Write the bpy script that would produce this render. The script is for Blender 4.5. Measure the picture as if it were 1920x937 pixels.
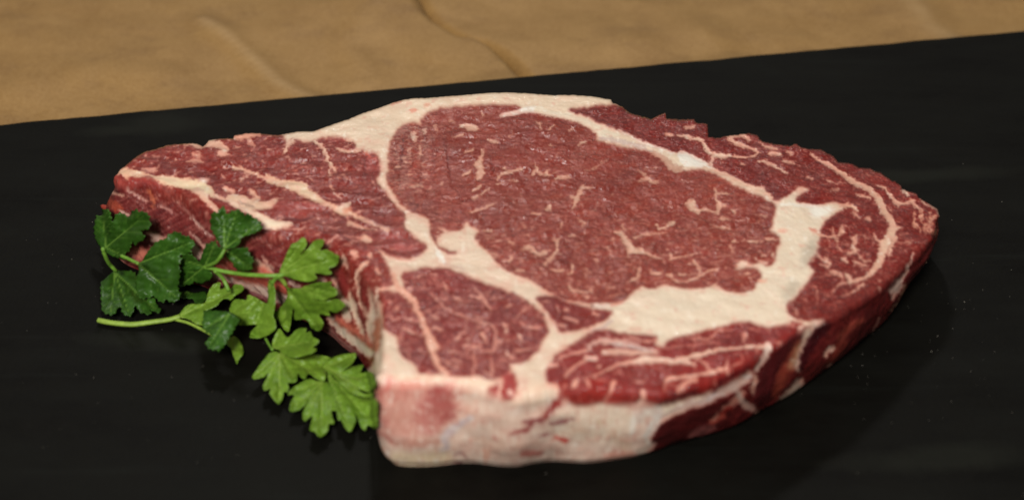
import bpy, math, random
import numpy as np
from mathutils import Vector, Matrix
from mathutils.geometry import delaunay_2d_cdt

for o in list(bpy.data.objects):
    bpy.data.objects.remove(o)
random.seed(7)
rng = np.random.default_rng(11)
scene = bpy.context.scene
C = scene.collection

# ------------------------------------------------------------------ camera
LENS, PITCH, DIST = 70.0, math.radians(33.0), 0.6437
FPX = 1920 * LENS / 36.0
CAM = np.array([0.0, -DIST * math.cos(PITCH), DIST * math.sin(PITCH)])
FWD = np.array([0.0, math.cos(PITCH), -math.sin(PITCH)])
UP = np.array([0.0, math.sin(PITCH), math.cos(PITCH)])
cam = bpy.data.cameras.new('camera')
cam.lens = LENS; cam.sensor_width = 36.0; cam.clip_start = 0.01; cam.clip_end = 50
cam.dof.use_dof = True; cam.dof.focus_distance = 0.655; cam.dof.aperture_fstop = 9.0
co = bpy.data.objects.new('camera', cam); C.objects.link(co)
co.location = CAM; co.rotation_euler = (math.pi / 2 - PITCH, 0, 0)
scene.camera = co

# ------------------------------------------------------------------ light of the room
w = bpy.data.worlds.new('World'); scene.world = w; w.use_nodes = True
w.node_tree.nodes['Background'].inputs[0].default_value = (1.0, 0.95, 0.88, 1)
w.node_tree.nodes['Background'].inputs[1].default_value = 0.21
def area(name, loc, target, size, power, color):
    l = bpy.data.lights.new(name, 'AREA'); l.shape = 'DISK'; l.size = size; l.energy = power; l.color = color
    o = bpy.data.objects.new(name, l); C.objects.link(o); o.location = loc
    d = Vector(target) - Vector(loc); o.rotation_euler = d.to_track_quat('-Z', 'Y').to_euler()
    return o
area('key_lamp', (-0.20, -1.06, 0.90), (0, 0, 0), 0.24, 20, (1.0, 0.97, 0.93))
area('room_lamp', (-0.06, 0.85, 1.10), (0, 0.0, 0), 0.13, 4.8, (1.0, 0.97, 0.93))
scene.view_settings.view_transform = 'Standard'; scene.view_settings.look = 'None'
scene.view_settings.exposure = 0.0; scene.view_settings.gamma = 1.0

# ------------------------------------------------------------------ helpers
def at(p, z):
    """points measured on the photograph -> points of the place at height z"""
    p = np.asarray(p, float); z = np.broadcast_to(np.asarray(z, float), p.shape[:-1])
    dx = (p[..., 0] - 960) / FPX; dy = -(p[..., 1] - 468.5) / FPX
    d = np.stack([dx, FWD[1] + dy * UP[1], FWD[2] + dy * UP[2]], -1)
    t = (z - CAM[2]) / d[..., 2]
    return CAM + d * t[..., None]
def proj(P):
    q = P - CAM
    dep = q @ FWD
    return np.stack([960 + FPX * q[..., 0] / dep, 468.5 - FPX * (q @ UP) / dep], -1)
def Zp(ox, oy, s, txt):
    """enlargement coordinates -> photograph coordinates"""
    return [(ox + float(a.split(',')[0]) / s, oy + float(a.split(',')[1]) / s) for a in txt.split()]
S4, S6 = 4.685, 6.247
def sstep(a, b, x):
    t = np.clip((x - a) / (b - a), 0, 1); return t * t * (3 - 2 * t)
def lin(c):
    c = np.asarray(c, float)
    return np.where(c <= 0.04045, c / 12.92, ((c + 0.055) / 1.055) ** 2.4)
def L(r, g, b):
    v = lin(np.array([r, g, b]) / 255.0); return (float(v[0]), float(v[1]), float(v[2]), 1)
def noise(x, y, seed=0):
    xi = np.floor(x).astype(np.int64); yi = np.floor(y).astype(np.int64)
    xf = x - xi; yf = y - yi
    u = xf * xf * xf * (xf * (xf * 6 - 15) + 10); v = yf * yf * yf * (yf * (yf * 6 - 15) + 10)
    def g(ix, iy, fx, fy):
        h = (ix * 374761393 + iy * 668265263 + seed * 974711) & 0x7fffffff
        h = ((h ^ (h >> 13)) * 1274126177) & 0x7fffffff
        a = (h & 1023) * (2 * math.pi / 1024)
        return np.cos(a) * fx + np.sin(a) * fy
    n0 = g(xi, yi, xf, yf) * (1 - u) + g(xi + 1, yi, xf - 1, yf) * u
    n1 = g(xi, yi + 1, xf, yf - 1) * (1 - u) + g(xi + 1, yi + 1, xf - 1, yf - 1) * u
    return (n0 * (1 - v) + n1 * v) * 1.4
def fbm(x, y, seed=0, oct=3):
    r = 0; a = 1.0
    for i in range(oct):
        r = r + a * noise(x * 2 ** i, y * 2 ** i, seed + 17 * i); a *= 0.5
    return r
def resample(p, step):
    p = np.asarray(p, float); d = np.r_[0, np.cumsum(np.hypot(*np.diff(p, axis=0).T))]
    n = max(2, int(d[-1] / step)); t = np.linspace(0, d[-1], n + 1)
    return np.stack([np.interp(t, d, p[:, 0]), np.interp(t, d, p[:, 1])], -1)
def smooth_line(p, step=1.0, closed=False):
    """Catmull-Rom through the points"""
    p = np.asarray(p, float); n = len(p); out = []
    idx = range(n if closed else n - 1)
    for i in idx:
        if closed: a, b, c, d = p[(i - 1) % n], p[i], p[(i + 1) % n], p[(i + 2) % n]
        else: a, b, c, d = p[max(i - 1, 0)], p[i], p[i + 1], p[min(i + 2, n - 1)]
        k = max(2, int(math.hypot(*(c - b)) / step))
        t = (np.arange(k) / k)[:, None]
        out.append(0.5 * ((2 * b) + (c - a) * t + (2 * a - 5 * b + 4 * c - d) * t ** 2 + (3 * b - a - 3 * c + d) * t ** 3))
    if not closed: out.append(p[-1:])
    return np.concatenate(out)
def obj(name, mesh, mat=None, parent=None):
    o = bpy.data.objects.new(name, mesh); C.objects.link(o)
    if mat is not None: mesh.materials.append(mat)
    if parent is not None: o.parent = parent
    return o
def tag(o, label=None, cat=None, group=None, kind=None):
    for k, v in (('label', label), ('category', cat), ('group', group), ('kind', kind)):
        if v: o[k] = v
    return o
def np_mesh(name, V, F, smooth=True):
    """V (n,3) and F (m,k) arrays -> mesh"""
    me = bpy.data.meshes.new(name); k = F.shape[1]
    me.vertices.add(len(V)); me.vertices.foreach_set('co', np.ascontiguousarray(V, dtype=np.float32).ravel())
    me.loops.add(F.size); me.loops.foreach_set('vertex_index', np.ascontiguousarray(F, dtype=np.int32).ravel())
    me.polygons.add(len(F)); me.polygons.foreach_set('loop_start', np.arange(0, F.size, k, dtype=np.int32))
    me.polygons.foreach_set('use_smooth', np.full(len(F), smooth))
    me.update(calc_edges=True); return me
def attr_f(me, name, v):
    a = me.attributes.new(name, 'FLOAT', 'POINT'); a.data.foreach_set('value', np.ascontiguousarray(v, dtype=np.float32))
def attr_c(me, name, c):
    a = me.attributes.new(name, 'FLOAT_COLOR', 'POINT')
    a.data.foreach_set('color', np.ascontiguousarray(np.c_[c, np.ones(len(c))], dtype=np.float32).ravel())

class Mat:
    def __init__(s, name):
        s.m = bpy.data.materials.new(name); s.m.use_nodes = True; s.t = s.m.node_tree
        s.b = s.t.nodes['Principled BSDF']; s.out = s.t.nodes['Material Output']
        s.tc = s.n('ShaderNodeTexCoord')
    def n(s, kind, **kw):
        x = s.t.nodes.new(kind)
        for k, v in kw.items(): setattr(x, k, v)
        return x
    def l(s, a, b): s.t.links.new(a, b)
    def val(s, sock, v):
        if hasattr(v, 'links') or hasattr(v, 'is_linked'): s.l(v, sock)
        else: sock.default_value = v
    def noise(s, scale, detail=3, rough=0.55, vec=None, stretch=None):
        x = s.n('ShaderNodeTexNoise'); x.inputs['Scale'].default_value = scale
        x.inputs['Detail'].default_value = detail; x.inputs['Roughness'].default_value = rough
        v = vec or s.tc.outputs['Object']
        if stretch:
            mp = s.n('ShaderNodeMapping'); mp.inputs['Scale'].default_value = stretch[:3]
            if len(stretch) > 3: mp.inputs['Rotation'].default_value = (0, 0, stretch[3])
            s.l(v, mp.inputs[0]); v = mp.outputs[0]
        s.l(v, x.inputs['Vector']); return x.outputs['Fac']
    def ramp(s, f, a, b, c0=(0, 0, 0, 1), c1=(1, 1, 1, 1)):
        r = s.n('ShaderNodeValToRGB'); e = r.color_ramp.elements
        e[0].position = a; e[0].color = c0; e[1].position = b; e[1].color = c1
        s.l(f, r.inputs[0]); return r.outputs[0]
    def mix(s, f, a, b, mode='MIX'):
        x = s.n('ShaderNodeMix', data_type='RGBA', blend_type=mode)
        s.val(x.inputs[0], f); s.val(x.inputs[6], a); s.val(x.inputs[7], b); return x.outputs[2]
    def math(s, op, a, b=0.0, c=0.0):
        x = s.n('ShaderNodeMath', operation=op)
        s.val(x.inputs[0], a); s.val(x.inputs[1], b); s.val(x.inputs[2], c); return x.outputs[0]
    def attr(s, name, out='Fac'):
        x = s.n('ShaderNodeAttribute'); x.attribute_name = name; return x.outputs[out]
    def bump(s, h, strength, dist, prev=None):
        x = s.n('ShaderNodeBump'); x.inputs['Strength'].default_value = strength; x.inputs['Distance'].default_value = dist
        s.l(h, x.inputs['Height'])
        if prev is not None: s.l(prev, x.inputs['Normal'])
        return x.outputs[0]

# ------------------------------------------------------------------ materials
def m_meat():
    M = Mat('raw_beef'); b = M.b
    alb = M.attr('albedo', 'Color'); fat = M.attr('fat')
    big = M.noise(70, 3, 0.5); patch = M.math('MULTIPLY', M.attr('grain'), M.ramp(M.noise(130, 3, 0.55), 0.34, 0.60, (0.45, 0.45, 0.45, 1), (1.3, 1.3, 1.3, 1)))
    g1 = M.noise(330, 4, 0.62, stretch=(0.85, 1.25, 1.0, 0.25)); g2 = M.noise(1000, 3, 0.6, stretch=(0.8, 1.3, 1.0, 0.2))
    tone = M.mix(1.0, alb, M.ramp(big, 0.34, 0.66, (0.84, 0.80, 0.80, 1), (1.14, 1.16, 1.14, 1)), 'MULTIPLY')
    col = M.mix(M.math('MULTIPLY_ADD', patch, 0.8, 0.25), tone, M.mix(1.0, tone, M.ramp(g1, 0.32, 0.68, (0.78, 0.74, 0.74, 1), (1.24, 1.28, 1.26, 1)), 'MULTIPLY'))
    fine = M.mix(M.math('MULTIPLY_ADD', patch, 0.9, 0.1), col, M.mix(1.0, col, M.ramp(g2, 0.36, 0.64, (0.80, 0.76, 0.76, 1), (1.22, 1.26, 1.24, 1)), 'MULTIPLY'))
    colf = M.mix(1.0, alb, M.ramp(M.noise(150, 5, 0.65), 0.3, 0.7, (0.92, 0.88, 0.85, 1), (1.05, 1.05, 1.05, 1)), 'MULTIPLY')
    M.l(M.mix(fat, fine, colf), b.inputs['Base Color'])
    rm = M.math('MULTIPLY_ADD', M.ramp(M.noise(210, 3, 0.6), 0.44, 0.60), -0.30, 0.44)
    rf = M.math('MULTIPLY_ADD', M.noise(160, 3, 0.6), 0.30, 0.30)
    mx = M.n('ShaderNodeMix', data_type='FLOAT'); M.l(fat, mx.inputs[0]); M.l(rm, mx.inputs[2]); M.l(rf, mx.inputs[3])
    M.l(mx.outputs[0], b.inputs['Roughness'])
    b.inputs['Specular IOR Level'].default_value = 0.22
    h1 = M.noise(700, 3, 0.6, stretch=(0.7, 1.4, 1.0, 0.2)); h2 = M.noise(2000, 2, 0.5); h3 = M.noise(230, 3, 0.5)
    amt = M.math('MULTIPLY_ADD', fat, -0.70, 1.0)
    hh = M.math('MULTIPLY', M.math('ADD', h1, M.math('MULTIPLY', h2, 0.3)), M.math('MULTIPLY_ADD', patch, 1.5, 0.10))
    hh = M.math('ADD', hh, M.math('MULTIPLY', h3, 2.4))
    hh = M.math('MULTIPLY', hh, amt)
    M.l(M.bump(hh, 1.0, 0.00036), b.inputs['Normal'])
    wet = M.math('MULTIPLY', M.ramp(M.noise(150, 4, 0.6), 0.38, 0.54), M.math('MULTIPLY_ADD', fat, -0.45, 1.0))
    M.l(M.math('MULTIPLY', wet, 0.62), b.inputs['Coat Weight']); b.inputs['Coat Roughness'].default_value = 0.10; b.inputs['Coat IOR'].default_value = 1.4
    M.l(M.bump(M.math('MULTIPLY', M.math('ADD', M.noise(620, 3, 0.6), h3), amt), 1.0, 0.0017), b.inputs['Coat Normal'])
    return M.m
def m_slate():
    M = Mat('black_slate'); b = M.b
    n1 = M.noise(14, 5, 0.6, stretch=(1, 3.2, 1, 0.12)); n2 = M.noise(90, 4, 0.6); n3 = M.noise(700, 3, 0.6)
    c = M.ramp(n1, 0.35, 0.72, L(10, 9, 7), L(20, 20, 17))
    c = M.mix(M.ramp(n2, 0.45, 0.75), c, L(16, 15, 12))
    c = M.mix(M.ramp(M.noise(24, 4, 0.6, stretch=(0.35, 5, 1, 0.09)), 0.60, 0.72, (0, 0, 0, 1), (0.5, 0.5, 0.5, 1)), c, L(22, 23, 20))
    sm = None
    for (x_, y_, rx, ry, rot) in SMUDGES:
        mp = M.n('ShaderNodeMapping'); mp.vector_type = 'TEXTURE'; mp.inputs['Location'].default_value = (x_, y_, 0); mp.inputs['Rotation'].default_value = (0, 0, rot); mp.inputs['Scale'].default_value = (rx, ry, 1)
        M.l(M.tc.outputs['Object'], mp.inputs[0]); ln = M.n('ShaderNodeVectorMath', operation='LENGTH'); M.l(mp.outputs[0], ln.inputs[0])
        d = M.math('ADD', ln.outputs['Value'], M.math('MULTIPLY_ADD', M.noise(60, 4, 0.6), 0.9, -0.45)); f_ = M.ramp(d, 0.35, 1.0, (1, 1, 1, 1), (0, 0, 0, 1))
        sm = f_ if sm is None else M.math('MAXIMUM', sm, f_)
    c = M.mix(M.math('MULTIPLY', sm, 0.45), c, L(33, 34, 28))
    M.l(c, b.inputs['Base Color'])
    M.l(M.math('MULTIPLY_ADD', n1, 0.25, 0.42), b.inputs['Roughness'])
    b.inputs['Specular IOR Level'].default_value = 0.05
    hh = M.math('ADD', M.math('MULTIPLY', n3, 0.5), n2)
    M.l(M.bump(hh, 0.5, 0.0004), b.inputs['Normal'])
    return M.m
def m_paper():
    M = Mat('brown_paper'); b = M.b
    n1 = M.noise(16, 5, 0.6); n2 = M.noise(60, 5, 0.65); n3 = M.noise(900, 3, 0.6)
    c = M.ramp(n1, 0.3, 0.72, L(130, 95, 47), L(146, 111, 59))
    c = M.mix(M.ramp(n2, 0.35, 0.75, (0, 0, 0, 1), (0.8, 0.8, 0.8, 1)), c, L(160, 124, 72))
    c = M.mix(M.ramp(M.noise(28, 5, 0.7, stretch=(1.0, 1.8, 1, 0.6)), 0.52, 0.70, (0, 0, 0, 1), (0.7, 0.7, 0.7, 1)), c, L(116, 84, 44))
    c = M.mix(0.25, c, M.ramp(n3, 0.3, 0.7, L(120, 88, 48), L(190, 155, 105)))
    c = M.mix(M.math('MULTIPLY', M.attr('crease_tint'), 0.6), c, L(182, 150, 106))
    M.l(c, b.inputs['Base Color']); b.inputs['Roughness'].default_value = 0.6
    b.inputs['Specular IOR Level'].default_value = 0.3
    M.l(M.bump(M.math('ADD', n2, M.math('MULTIPLY', n3, 0.2)), 0.35, 0.0015), b.inputs['Normal'])
    return M.m
def m_leaf(name, c0, c1, cv, trans):
    M = Mat(name); b = M.b
    n1 = M.noise(120, 4, 0.6); n2 = M.noise(900, 3, 0.6); v = M.attr('vein')
    c = M.ramp(n1, 0.3, 0.7, L(*c0), L(*c1))
    c = M.mix(1.0, c, M.ramp(n2, 0.3, 0.7, (0.85, 0.85, 0.85, 1), (1.15, 1.15, 1.12, 1)), 'MULTIPLY')
    c = M.mix(v, c, L(*cv))
    M.l(c, b.inputs['Base Color'])
    b.inputs['Roughness'].default_value = 0.42; b.inputs['Specular IOR Level'].default_value = 0.4
    M.l(M.bump(n2, 0.4, 0.0003), b.inputs['Normal'])
    tr = M.n('ShaderNodeBsdfTranslucent'); M.l(c, tr.inputs[0])
    mx = M.n('ShaderNodeMixShader'); mx.inputs[0].default_value = trans
    M.l(b.outputs[0], mx.inputs[1]); M.l(tr.outputs[0], mx.inputs[2]); M.l(mx.outputs[0], M.out.inputs[0])
    return M.m
def m_plain(name, c, rough=0.5, spec=0.4, var=0.2):
    M = Mat(name); n = M.noise(700, 3, 0.6)
    M.l(M.mix(1.0, L(*c), M.ramp(n, 0.3, 0.7, (1 - var,) * 3 + (1,), (1 + var,) * 3 + (1,)), 'MULTIPLY'), M.b.inputs['Base Color'])
    M.b.inputs['Roughness'].default_value = rough; M.b.inputs['Specular IOR Level'].default_value = spec
    return M.m
SMUDGES = [(*at((300.0, 232.0), 0)[:2].tolist(), 0.022, 0.010, 0.15), (*at((230.0, 245.0), 0)[:2].tolist(), 0.018, 0.006, 0.1), (*at((1700.0, 330.0), 0)[:2].tolist(), 0.05, 0.006, 0.1), (*at((300.0, 640.0), 0)[:2].tolist(), 0.03, 0.006, -0.1), (*at((1760.0, 860.0), 0)[:2].tolist(), 0.035, 0.008, 0.1)]
MEATM = m_meat(); SLATE = m_slate(); PAPER = m_paper()
LEAF_D = m_leaf('dark_parsley', (40, 72, 16), (56, 98, 26), (104, 142, 54), 0.14)
LEAF_L = m_leaf('light_parsley', (96, 132, 36), (122, 156, 48), (140, 170, 68), 0.24)
STEM_D = m_plain('green_stem', (104, 146, 48)); STEM_L = m_plain('pale_stem', (132, 158, 60))
CRUMB = m_plain('pale_crumb', (118, 113, 102), 0.6, 0.4)

# ------------------------------------------------------------------ the surfaces: brown paper, black board
TH = 0.009
def paper():
    x = np.r_[np.linspace(-0.60, -0.27, 30, endpoint=False), np.linspace(-0.27, 0.27, 440, endpoint=False), np.linspace(0.27, 0.60, 30)]
    y = np.r_[np.linspace(-0.40, 0.03, 40, endpoint=False), np.linspace(0.03, 0.25, 210, endpoint=False), np.linspace(0.25, 0.65, 40)]
    nx, ny = len(x), len(y)
    X, Y = np.meshgrid(x, y)
    h = 0.0024 * fbm(X * 9, Y * 13, 3, 3) + 0.0006 * np.abs(fbm(X * 30 + Y * 12, Y * 26, 9, 2))
    crease_tint = []
    def crease(pts, depth, width):
        q = at(np.array(pts, float), -TH)[:, :2]; q = resample(q, 0.004); d = np.full(X.shape, 9.0)
        for a in q: d = np.minimum(d, np.hypot(X - a[0], Y - a[1]))
        if depth > 0.0018: crease_tint.append((0.55 + 0.45 * fbm(X * 60, Y * 60, 19, 2)) * np.exp(-(d / (width * 0.55)) ** 2))  # mottled paler tint along the tallest creases
        return depth * np.exp(-(d / width) ** 2)
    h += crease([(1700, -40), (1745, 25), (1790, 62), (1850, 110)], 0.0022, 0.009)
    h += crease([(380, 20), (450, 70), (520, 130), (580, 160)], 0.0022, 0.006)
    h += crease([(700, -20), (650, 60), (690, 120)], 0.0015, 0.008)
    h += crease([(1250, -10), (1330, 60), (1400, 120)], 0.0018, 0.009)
    h += crease([(-20, 150), (120, 110), (330, 118)], 0.0015, 0.010)
    # the sheet's torn fold: left flap lies a little above what is right of it
    q = at(np.array([(760, -60), (800, 0), (822, 18), (845, 32), (868, 46), (895, 50), (930, 68), (965, 98), (992, 128), (1010, 150), (1060, 220)], float), -TH)[:, :2]
    q = resample(q, 0.002); best = np.full(X.shape, 9.0); sgn = np.zeros(X.shape)
    for a, b in zip(q[:-1], q[1:]):
        d = np.hypot(X - a[0], Y - a[1]); t = b - a
        cr = t[0] * (Y - a[1]) - t[1] * (X - a[0]); m = d < best
        sgn = np.where(m, np.sign(cr), sgn); best = np.minimum(best, d)
    sd = best * sgn
    side = np.where(q[-1, 0] > q[0, 0], -sd, sd)                   # positive to the left of the fold
    h += np.exp(-(best / 0.035) ** 2) * np.where(side > 0, 0.0042, -0.0014) - 0.0100 * np.exp(-(best / 0.0030) ** 2) * sstep(0.30, 0.10, Y)
    ea, eb = at((0.0, 231.0), 0)[:2], at((1920.0, 56.0), 0)[:2]; eu = (eb - ea) / np.hypot(*(eb - ea))
    behind = eu[0] * (Y - ea[1]) - eu[1] * (X - ea[0])               # metres behind the board's far edge
    Zz = -TH - 0.0006 - 0.0062 * sstep(0.0, 0.03, behind) + np.clip(h, -0.0110, 0.0066) * sstep(-0.002, 0.02, behind)
    V = np.stack([X, Y, Zz], -1).reshape(-1, 3)
    i = np.arange(nx * ny).reshape(ny, nx)
    F = np.stack([i[:-1, :-1], i[:-1, 1:], i[1:, 1:], i[1:, :-1]], -1).reshape(-1, 4)
    me = np_mesh('brown_paper', V, F); attr_f(me, 'crease_tint', np.clip(np.maximum.reduce(crease_tint), 0, 1).ravel())
    o = obj('brown_paper', me, PAPER)
    tag(o, 'crumpled brown kraft paper sheet spread out behind and beneath the black board', 'paper')
paper()
def board():
    a = at((0.0, 231.0), 0)[:2]; b = at((1920.0, 56.0), 0)[:2]
    u = (b - a) / np.hypot(*(b - a)); v = np.array([u[1], -u[0]])        # v points towards the camera
    c0 = a - u * 0.16; wid = np.hypot(*(b - a)) + 0.30; dep = 0.44
    prof = [(0.0, -TH), (0.0, -0.0012), (0.0004, -0.0004), (0.0012, 0.0)]
    ring = []
    def corner(pu, pv): return c0 + u * pu + v * pv
    rows = []
    for ins, z in prof:
        loop = []
        n = 160
        for (p, q_) in (((ins, ins), (wid - ins, ins)), ((wid - ins, ins), (wid - ins, dep - ins)), ((wid - ins, dep - ins), (ins, dep - ins)), ((ins, dep - ins), (ins, ins))):
            for k in range(n):
                t = k / n; pu = p[0] + (q_[0] - p[0]) * t; pv = p[1] + (q_[1] - p[1]) * t
                j = 0.0005 * noise(np.array([pu * 60.0]), np.array([pv * 60.0]), 4)[0] + 0.0003 * noise(np.array([pu * 300.0]), np.array([pv * 300.0]), 5)[0]
                xy = corner(pu + j, pv + j); loop.append((xy[0], xy[1], z))
        rows.append(loop)
    n = len(rows[0]); V = np.array(rows).reshape(-1, 3); F = []
    for r in range(len(rows) - 1):
        for k in range(n):
            F.append([r * n + k, r * n + (k + 1) % n, (r + 1) * n + (k + 1) % n, (r + 1) * n + k])
    me = bpy.data.meshes.new('slate_board')
    top = [(len(rows) - 1) * n + k for k in range(n)]; bot = list(range(n))[::-1]
    me.from_pydata([tuple(p) for p in V], [], [tuple(f) for f in F] + [tuple(top), tuple(bot)])
    me.update()
    import bmesh
    bm = bmesh.new(); bm.from_mesh(me); bmesh.ops.recalc_face_normals(bm, faces=bm.faces); bm.to_mesh(me); bm.free()
    o = obj('slate_board', me, SLATE)
    tag(o, 'flat black slate serving board that carries the raw steak', 'board')
board()

# ------------------------------------------------------------------ the steak: outline of its upper face, and its foot on the board
RIM_BACK = [(211, 322), (222, 316), (233, 312), (247, 301), (254, 295), (271, 284), (288, 281), (314, 272), (339, 270), (361, 269), (373, 271), (380, 275.5), (389, 268), (391, 264), (408, 261), (437, 259.5), (440, 254), (459, 250), (487, 249.5), (493, 251), (521, 254), (564, 246.5), (585, 247.5), (607, 240), (628, 232.6), (654, 224), (681, 212), (703, 205), (730, 195), (748, 190), (756, 188), (777, 185), (799, 185), (841, 181), (860, 180), (892, 177), (924, 174.5), (967, 174), (1009, 177), (1041, 179), (1073, 179), (1105, 181), (1127, 184.5), (1146, 188), (1149, 194), (1167, 200.6), (1180, 211), (1201, 217.6), (1223, 222), (1236, 215.5), (1247, 212), (1250, 222), (1272, 224), (1302, 224), (1305, 230), (1328, 233), (1328, 257), (1349, 259), (1362, 255), (1383, 253), (1405, 250), (1420, 253), (1430, 264), (1456, 270), (1482, 273), (1494, 270), (1505, 278), (1525, 280), (1540, 281), (1564, 294), (1572, 304), (1594, 306), (1611, 314), (1632, 316), (1653, 324), (1666, 334), (1687, 345), (1692, 354), (1705, 359), (1717, 361), (1724, 371), (1743, 382), (1759, 392)]
RIM_RIGHT = [(1762, 405), (1755, 414), (1754, 431), (1747, 439), (1749, 447), (1741, 458), (1724, 474), (1703, 489), (1675, 515), (1653, 536), (1621, 557), (1594, 574), (1568, 591), (1549, 598)]
RIM_FRONT = [(1508, 612), (1475, 632), (1441, 652), (1413, 670), (1371, 692), (1339, 705), (1285, 722), (1240, 733), (1200, 728), (1160, 724), (1120, 723), (1080, 724), (1040, 727), (1000, 736), (975, 740), (940, 736), (900, 724), (860, 715), (820, 712), (780, 712), (740, 712), (716, 710), (704, 702)]
RIM_LEFT = [(708, 690), (713, 660), (716, 625), (714, 590), (706, 555), (690, 520), (665, 490), (635, 464), (600, 447), (560, 436), (520, 431), (480, 425), (440, 413), (405, 401), (375, 381), (340, 359), (300, 345), (265, 336), (236, 336), (218, 333)]
FOOT = [((211, 322), (192, 425)), ((236, 336), (218, 498)), ((300, 345), (292, 530)), ((375, 381), (380, 542)), ((440, 413), (450, 562)), ((520, 431), (530, 592)), ((600, 447), (592, 620)), ((665, 490), (640, 658)), ((706, 555), (676, 687)), ((714, 600), (694, 706)), ((713, 660), (704, 765)), ((704, 702), (722, 862)), ((716, 710), (735, 876)), ((740, 712), (755, 881)), ((820, 712), (821, 879)), ((900, 724), (890, 872)), ((1000, 736), (1000, 873)), ((1120, 723), (1112, 874)), ((1200, 728), (1190, 861)), ((1240, 733), (1228, 849)), ((1285, 722), (1290, 829)), ((1371, 692), (1370, 808)), ((1441, 652), (1435, 771)), ((1508, 612), (1500, 736)), ((1549, 598), (1545, 700)), ((1621, 557), (1602, 655)), ((1675, 515), (1668, 594)), ((1724, 474), (1712, 512)), ((1749, 447), (1728, 485)), ((1762, 405), (1737, 468))]
rim0 = np.array(RIM_BACK + RIM_RIGHT + RIM_FRONT + RIM_LEFT, float)
rim = resample(np.vstack([rim0, rim0[:1]]), 0.8)[:-1]
tn = np.roll(rim, -2, 0) - np.roll(rim, 2, 0); tn /= np.hypot(*tn.T)[:, None] + 1e-9
nrm = np.stack([tn[:, 1], -tn[:, 0]], -1)
rag = np.where((rim[:, 0] > 1150) & (rim[:, 1] < 470), 1.3, 0.7)[:, None]
rim = rim + nrm * rag * (noise(rim[:, 0] / 9, rim[:, 1] / 9, 3) + 0.7 * noise(rim[:, 0] / 3.5, rim[:, 1] / 3.5, 8))[:, None]

def top_height(x, y):
    z = 0.0345 - 0.004 * sstep(900, 1450, x) - 0.006 * sstep(1450, 1760, x) - 0.002 * sstep(500, 220, x)
    return z

# ------------------------------------------------------------------ colours of the cut, laid out on a sheet over the upper face
OX, OY, SW, SH = 150, 150, 1640, 760
py, px = np.mgrid[OY:OY + SH, OX:OX + SW].astype(float)
PL = at(np.stack([px, py], -1), 0.032); PX, PY = PL[..., 0] * 1000, PL[..., 1] * 1000      # millimetres
WX = 2.0 * noise(PX / 2.2, PY / 2.2, 21) + 1.7 * noise(PX / 0.9, PY / 0.9, 22) + 1.1 * noise(PX / 0.42, PY / 0.42, 25)
WY = 1.3 * noise(PX / 2.2, PY / 2.2, 23) + 1.1 * noise(PX / 0.9, PY / 0.9, 24) + 0.8 * noise(PX / 0.42, PY / 0.42, 26)
col = np.zeros((SH, SW, 3)); fat = np.ones((SH, SW)); lab = np.zeros((SH, SW), np.int32)
def win(P, pad):
    P = np.asarray(P, float)
    x0 = int(max(0, P[:, 0].min() - pad - OX)); x1 = int(min(SW, P[:, 0].max() + pad - OX + 1))
    y0 = int(max(0, P[:, 1].min() - pad - OY)); y1 = int(min(SH, P[:, 1].max() + pad - OY + 1))
    return slice(y0, max(y1, y0 + 1)), slice(x0, max(x1, x0 + 1))
def box(m, r):
    if r < 1: return m
    for ax in (0, 1):
        q = np.pad(m, [(r + 1, r) if k == ax else (0, 0) for k in (0, 1)], mode='edge')
        c = np.cumsum(q, ax)
        m = (c[2 * r + 1:] - c[:-2 * r - 1]) / (2 * r + 1) if ax == 0 else (c[:, 2 * r + 1:] - c[:, :-2 * r - 1]) / (2 * r + 1)
    return m
def inside(P, x, y):
    P = np.asarray(P, float); r = np.zeros(x.shape, bool)
    for (x0, y0), (x1, y1) in zip(P, np.roll(P, -1, 0)):
        if y0 == y1: continue
        r ^= ((y0 > y) != (y1 > y)) & (x < (x1 - x0) * (y - y0) / (y1 - y0) + x0)
    return r
def apply(sl, m, c, f):
    m3 = m[..., None]; c = np.asarray(c, float) / 255.0
    col[sl] = col[sl] * (1 - m3) + c * m3
    if f is not None: fat[sl] = fat[sl] * (1 - m) + f * m
def poly(P, c, f=0.0, soft=1, warp=1.5, a=1.0, label=None, sm=True):
    if sm: P = smooth_line(P, 3.0, True)
    sl = win(P, 8 + soft * 3)
    m = inside(P, px[sl] + warp * WX[sl], py[sl] + warp * WY[sl])
    if label is not None: lab[sl][m] = label
    apply(sl, a * box(box(m.astype(float), soft), max(soft // 2, 0)), c, f)
def stroke(P, w_, c, f=1.0, soft=2.1, warp=1.8, a=1.0, mod=None):
    P = np.asarray(P, float); ws = np.interp(np.linspace(0, 1, len(P)), np.linspace(0, 1, len(np.atleast_1d(w_))), np.atleast_1d(w_)) / 2
    if len(P) > 2:
        k = len(P); P2 = smooth_line(P, 4.0); d0 = np.r_[0, np.cumsum(np.hypot(*np.diff(P2, axis=0).T))]
        idx = [int(np.argmin(np.hypot(*(P2 - p).T))) for p in P]
        ws = np.interp(np.arange(len(P2)), idx, ws); P = P2
    sl = win(P, 8 + ws.max() * 1.3); x = px[sl] + warp * WX[sl]; y = py[sl] + warp * WY[sl]
    best = np.full(x.shape, -99.0)
    for (p, q, r0, r1) in zip(P[:-1], P[1:], ws[:-1], ws[1:]):
        d = q - p; l2 = d @ d + 1e-9
        t = np.clip(((x - p[0]) * d[0] + (y - p[1]) * d[1]) / l2, 0, 1)
        best = np.maximum(best, r0 + (r1 - r0) * t - np.hypot(x - p[0] - t * d[0], y - p[1] - t * d[1]))
    m = a * sstep(-soft, soft, best)
    if mod is not None: m = m * np.maximum(mod[sl], sstep(1.5, 4.0, best))
    apply(sl, m, c, f)

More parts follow.
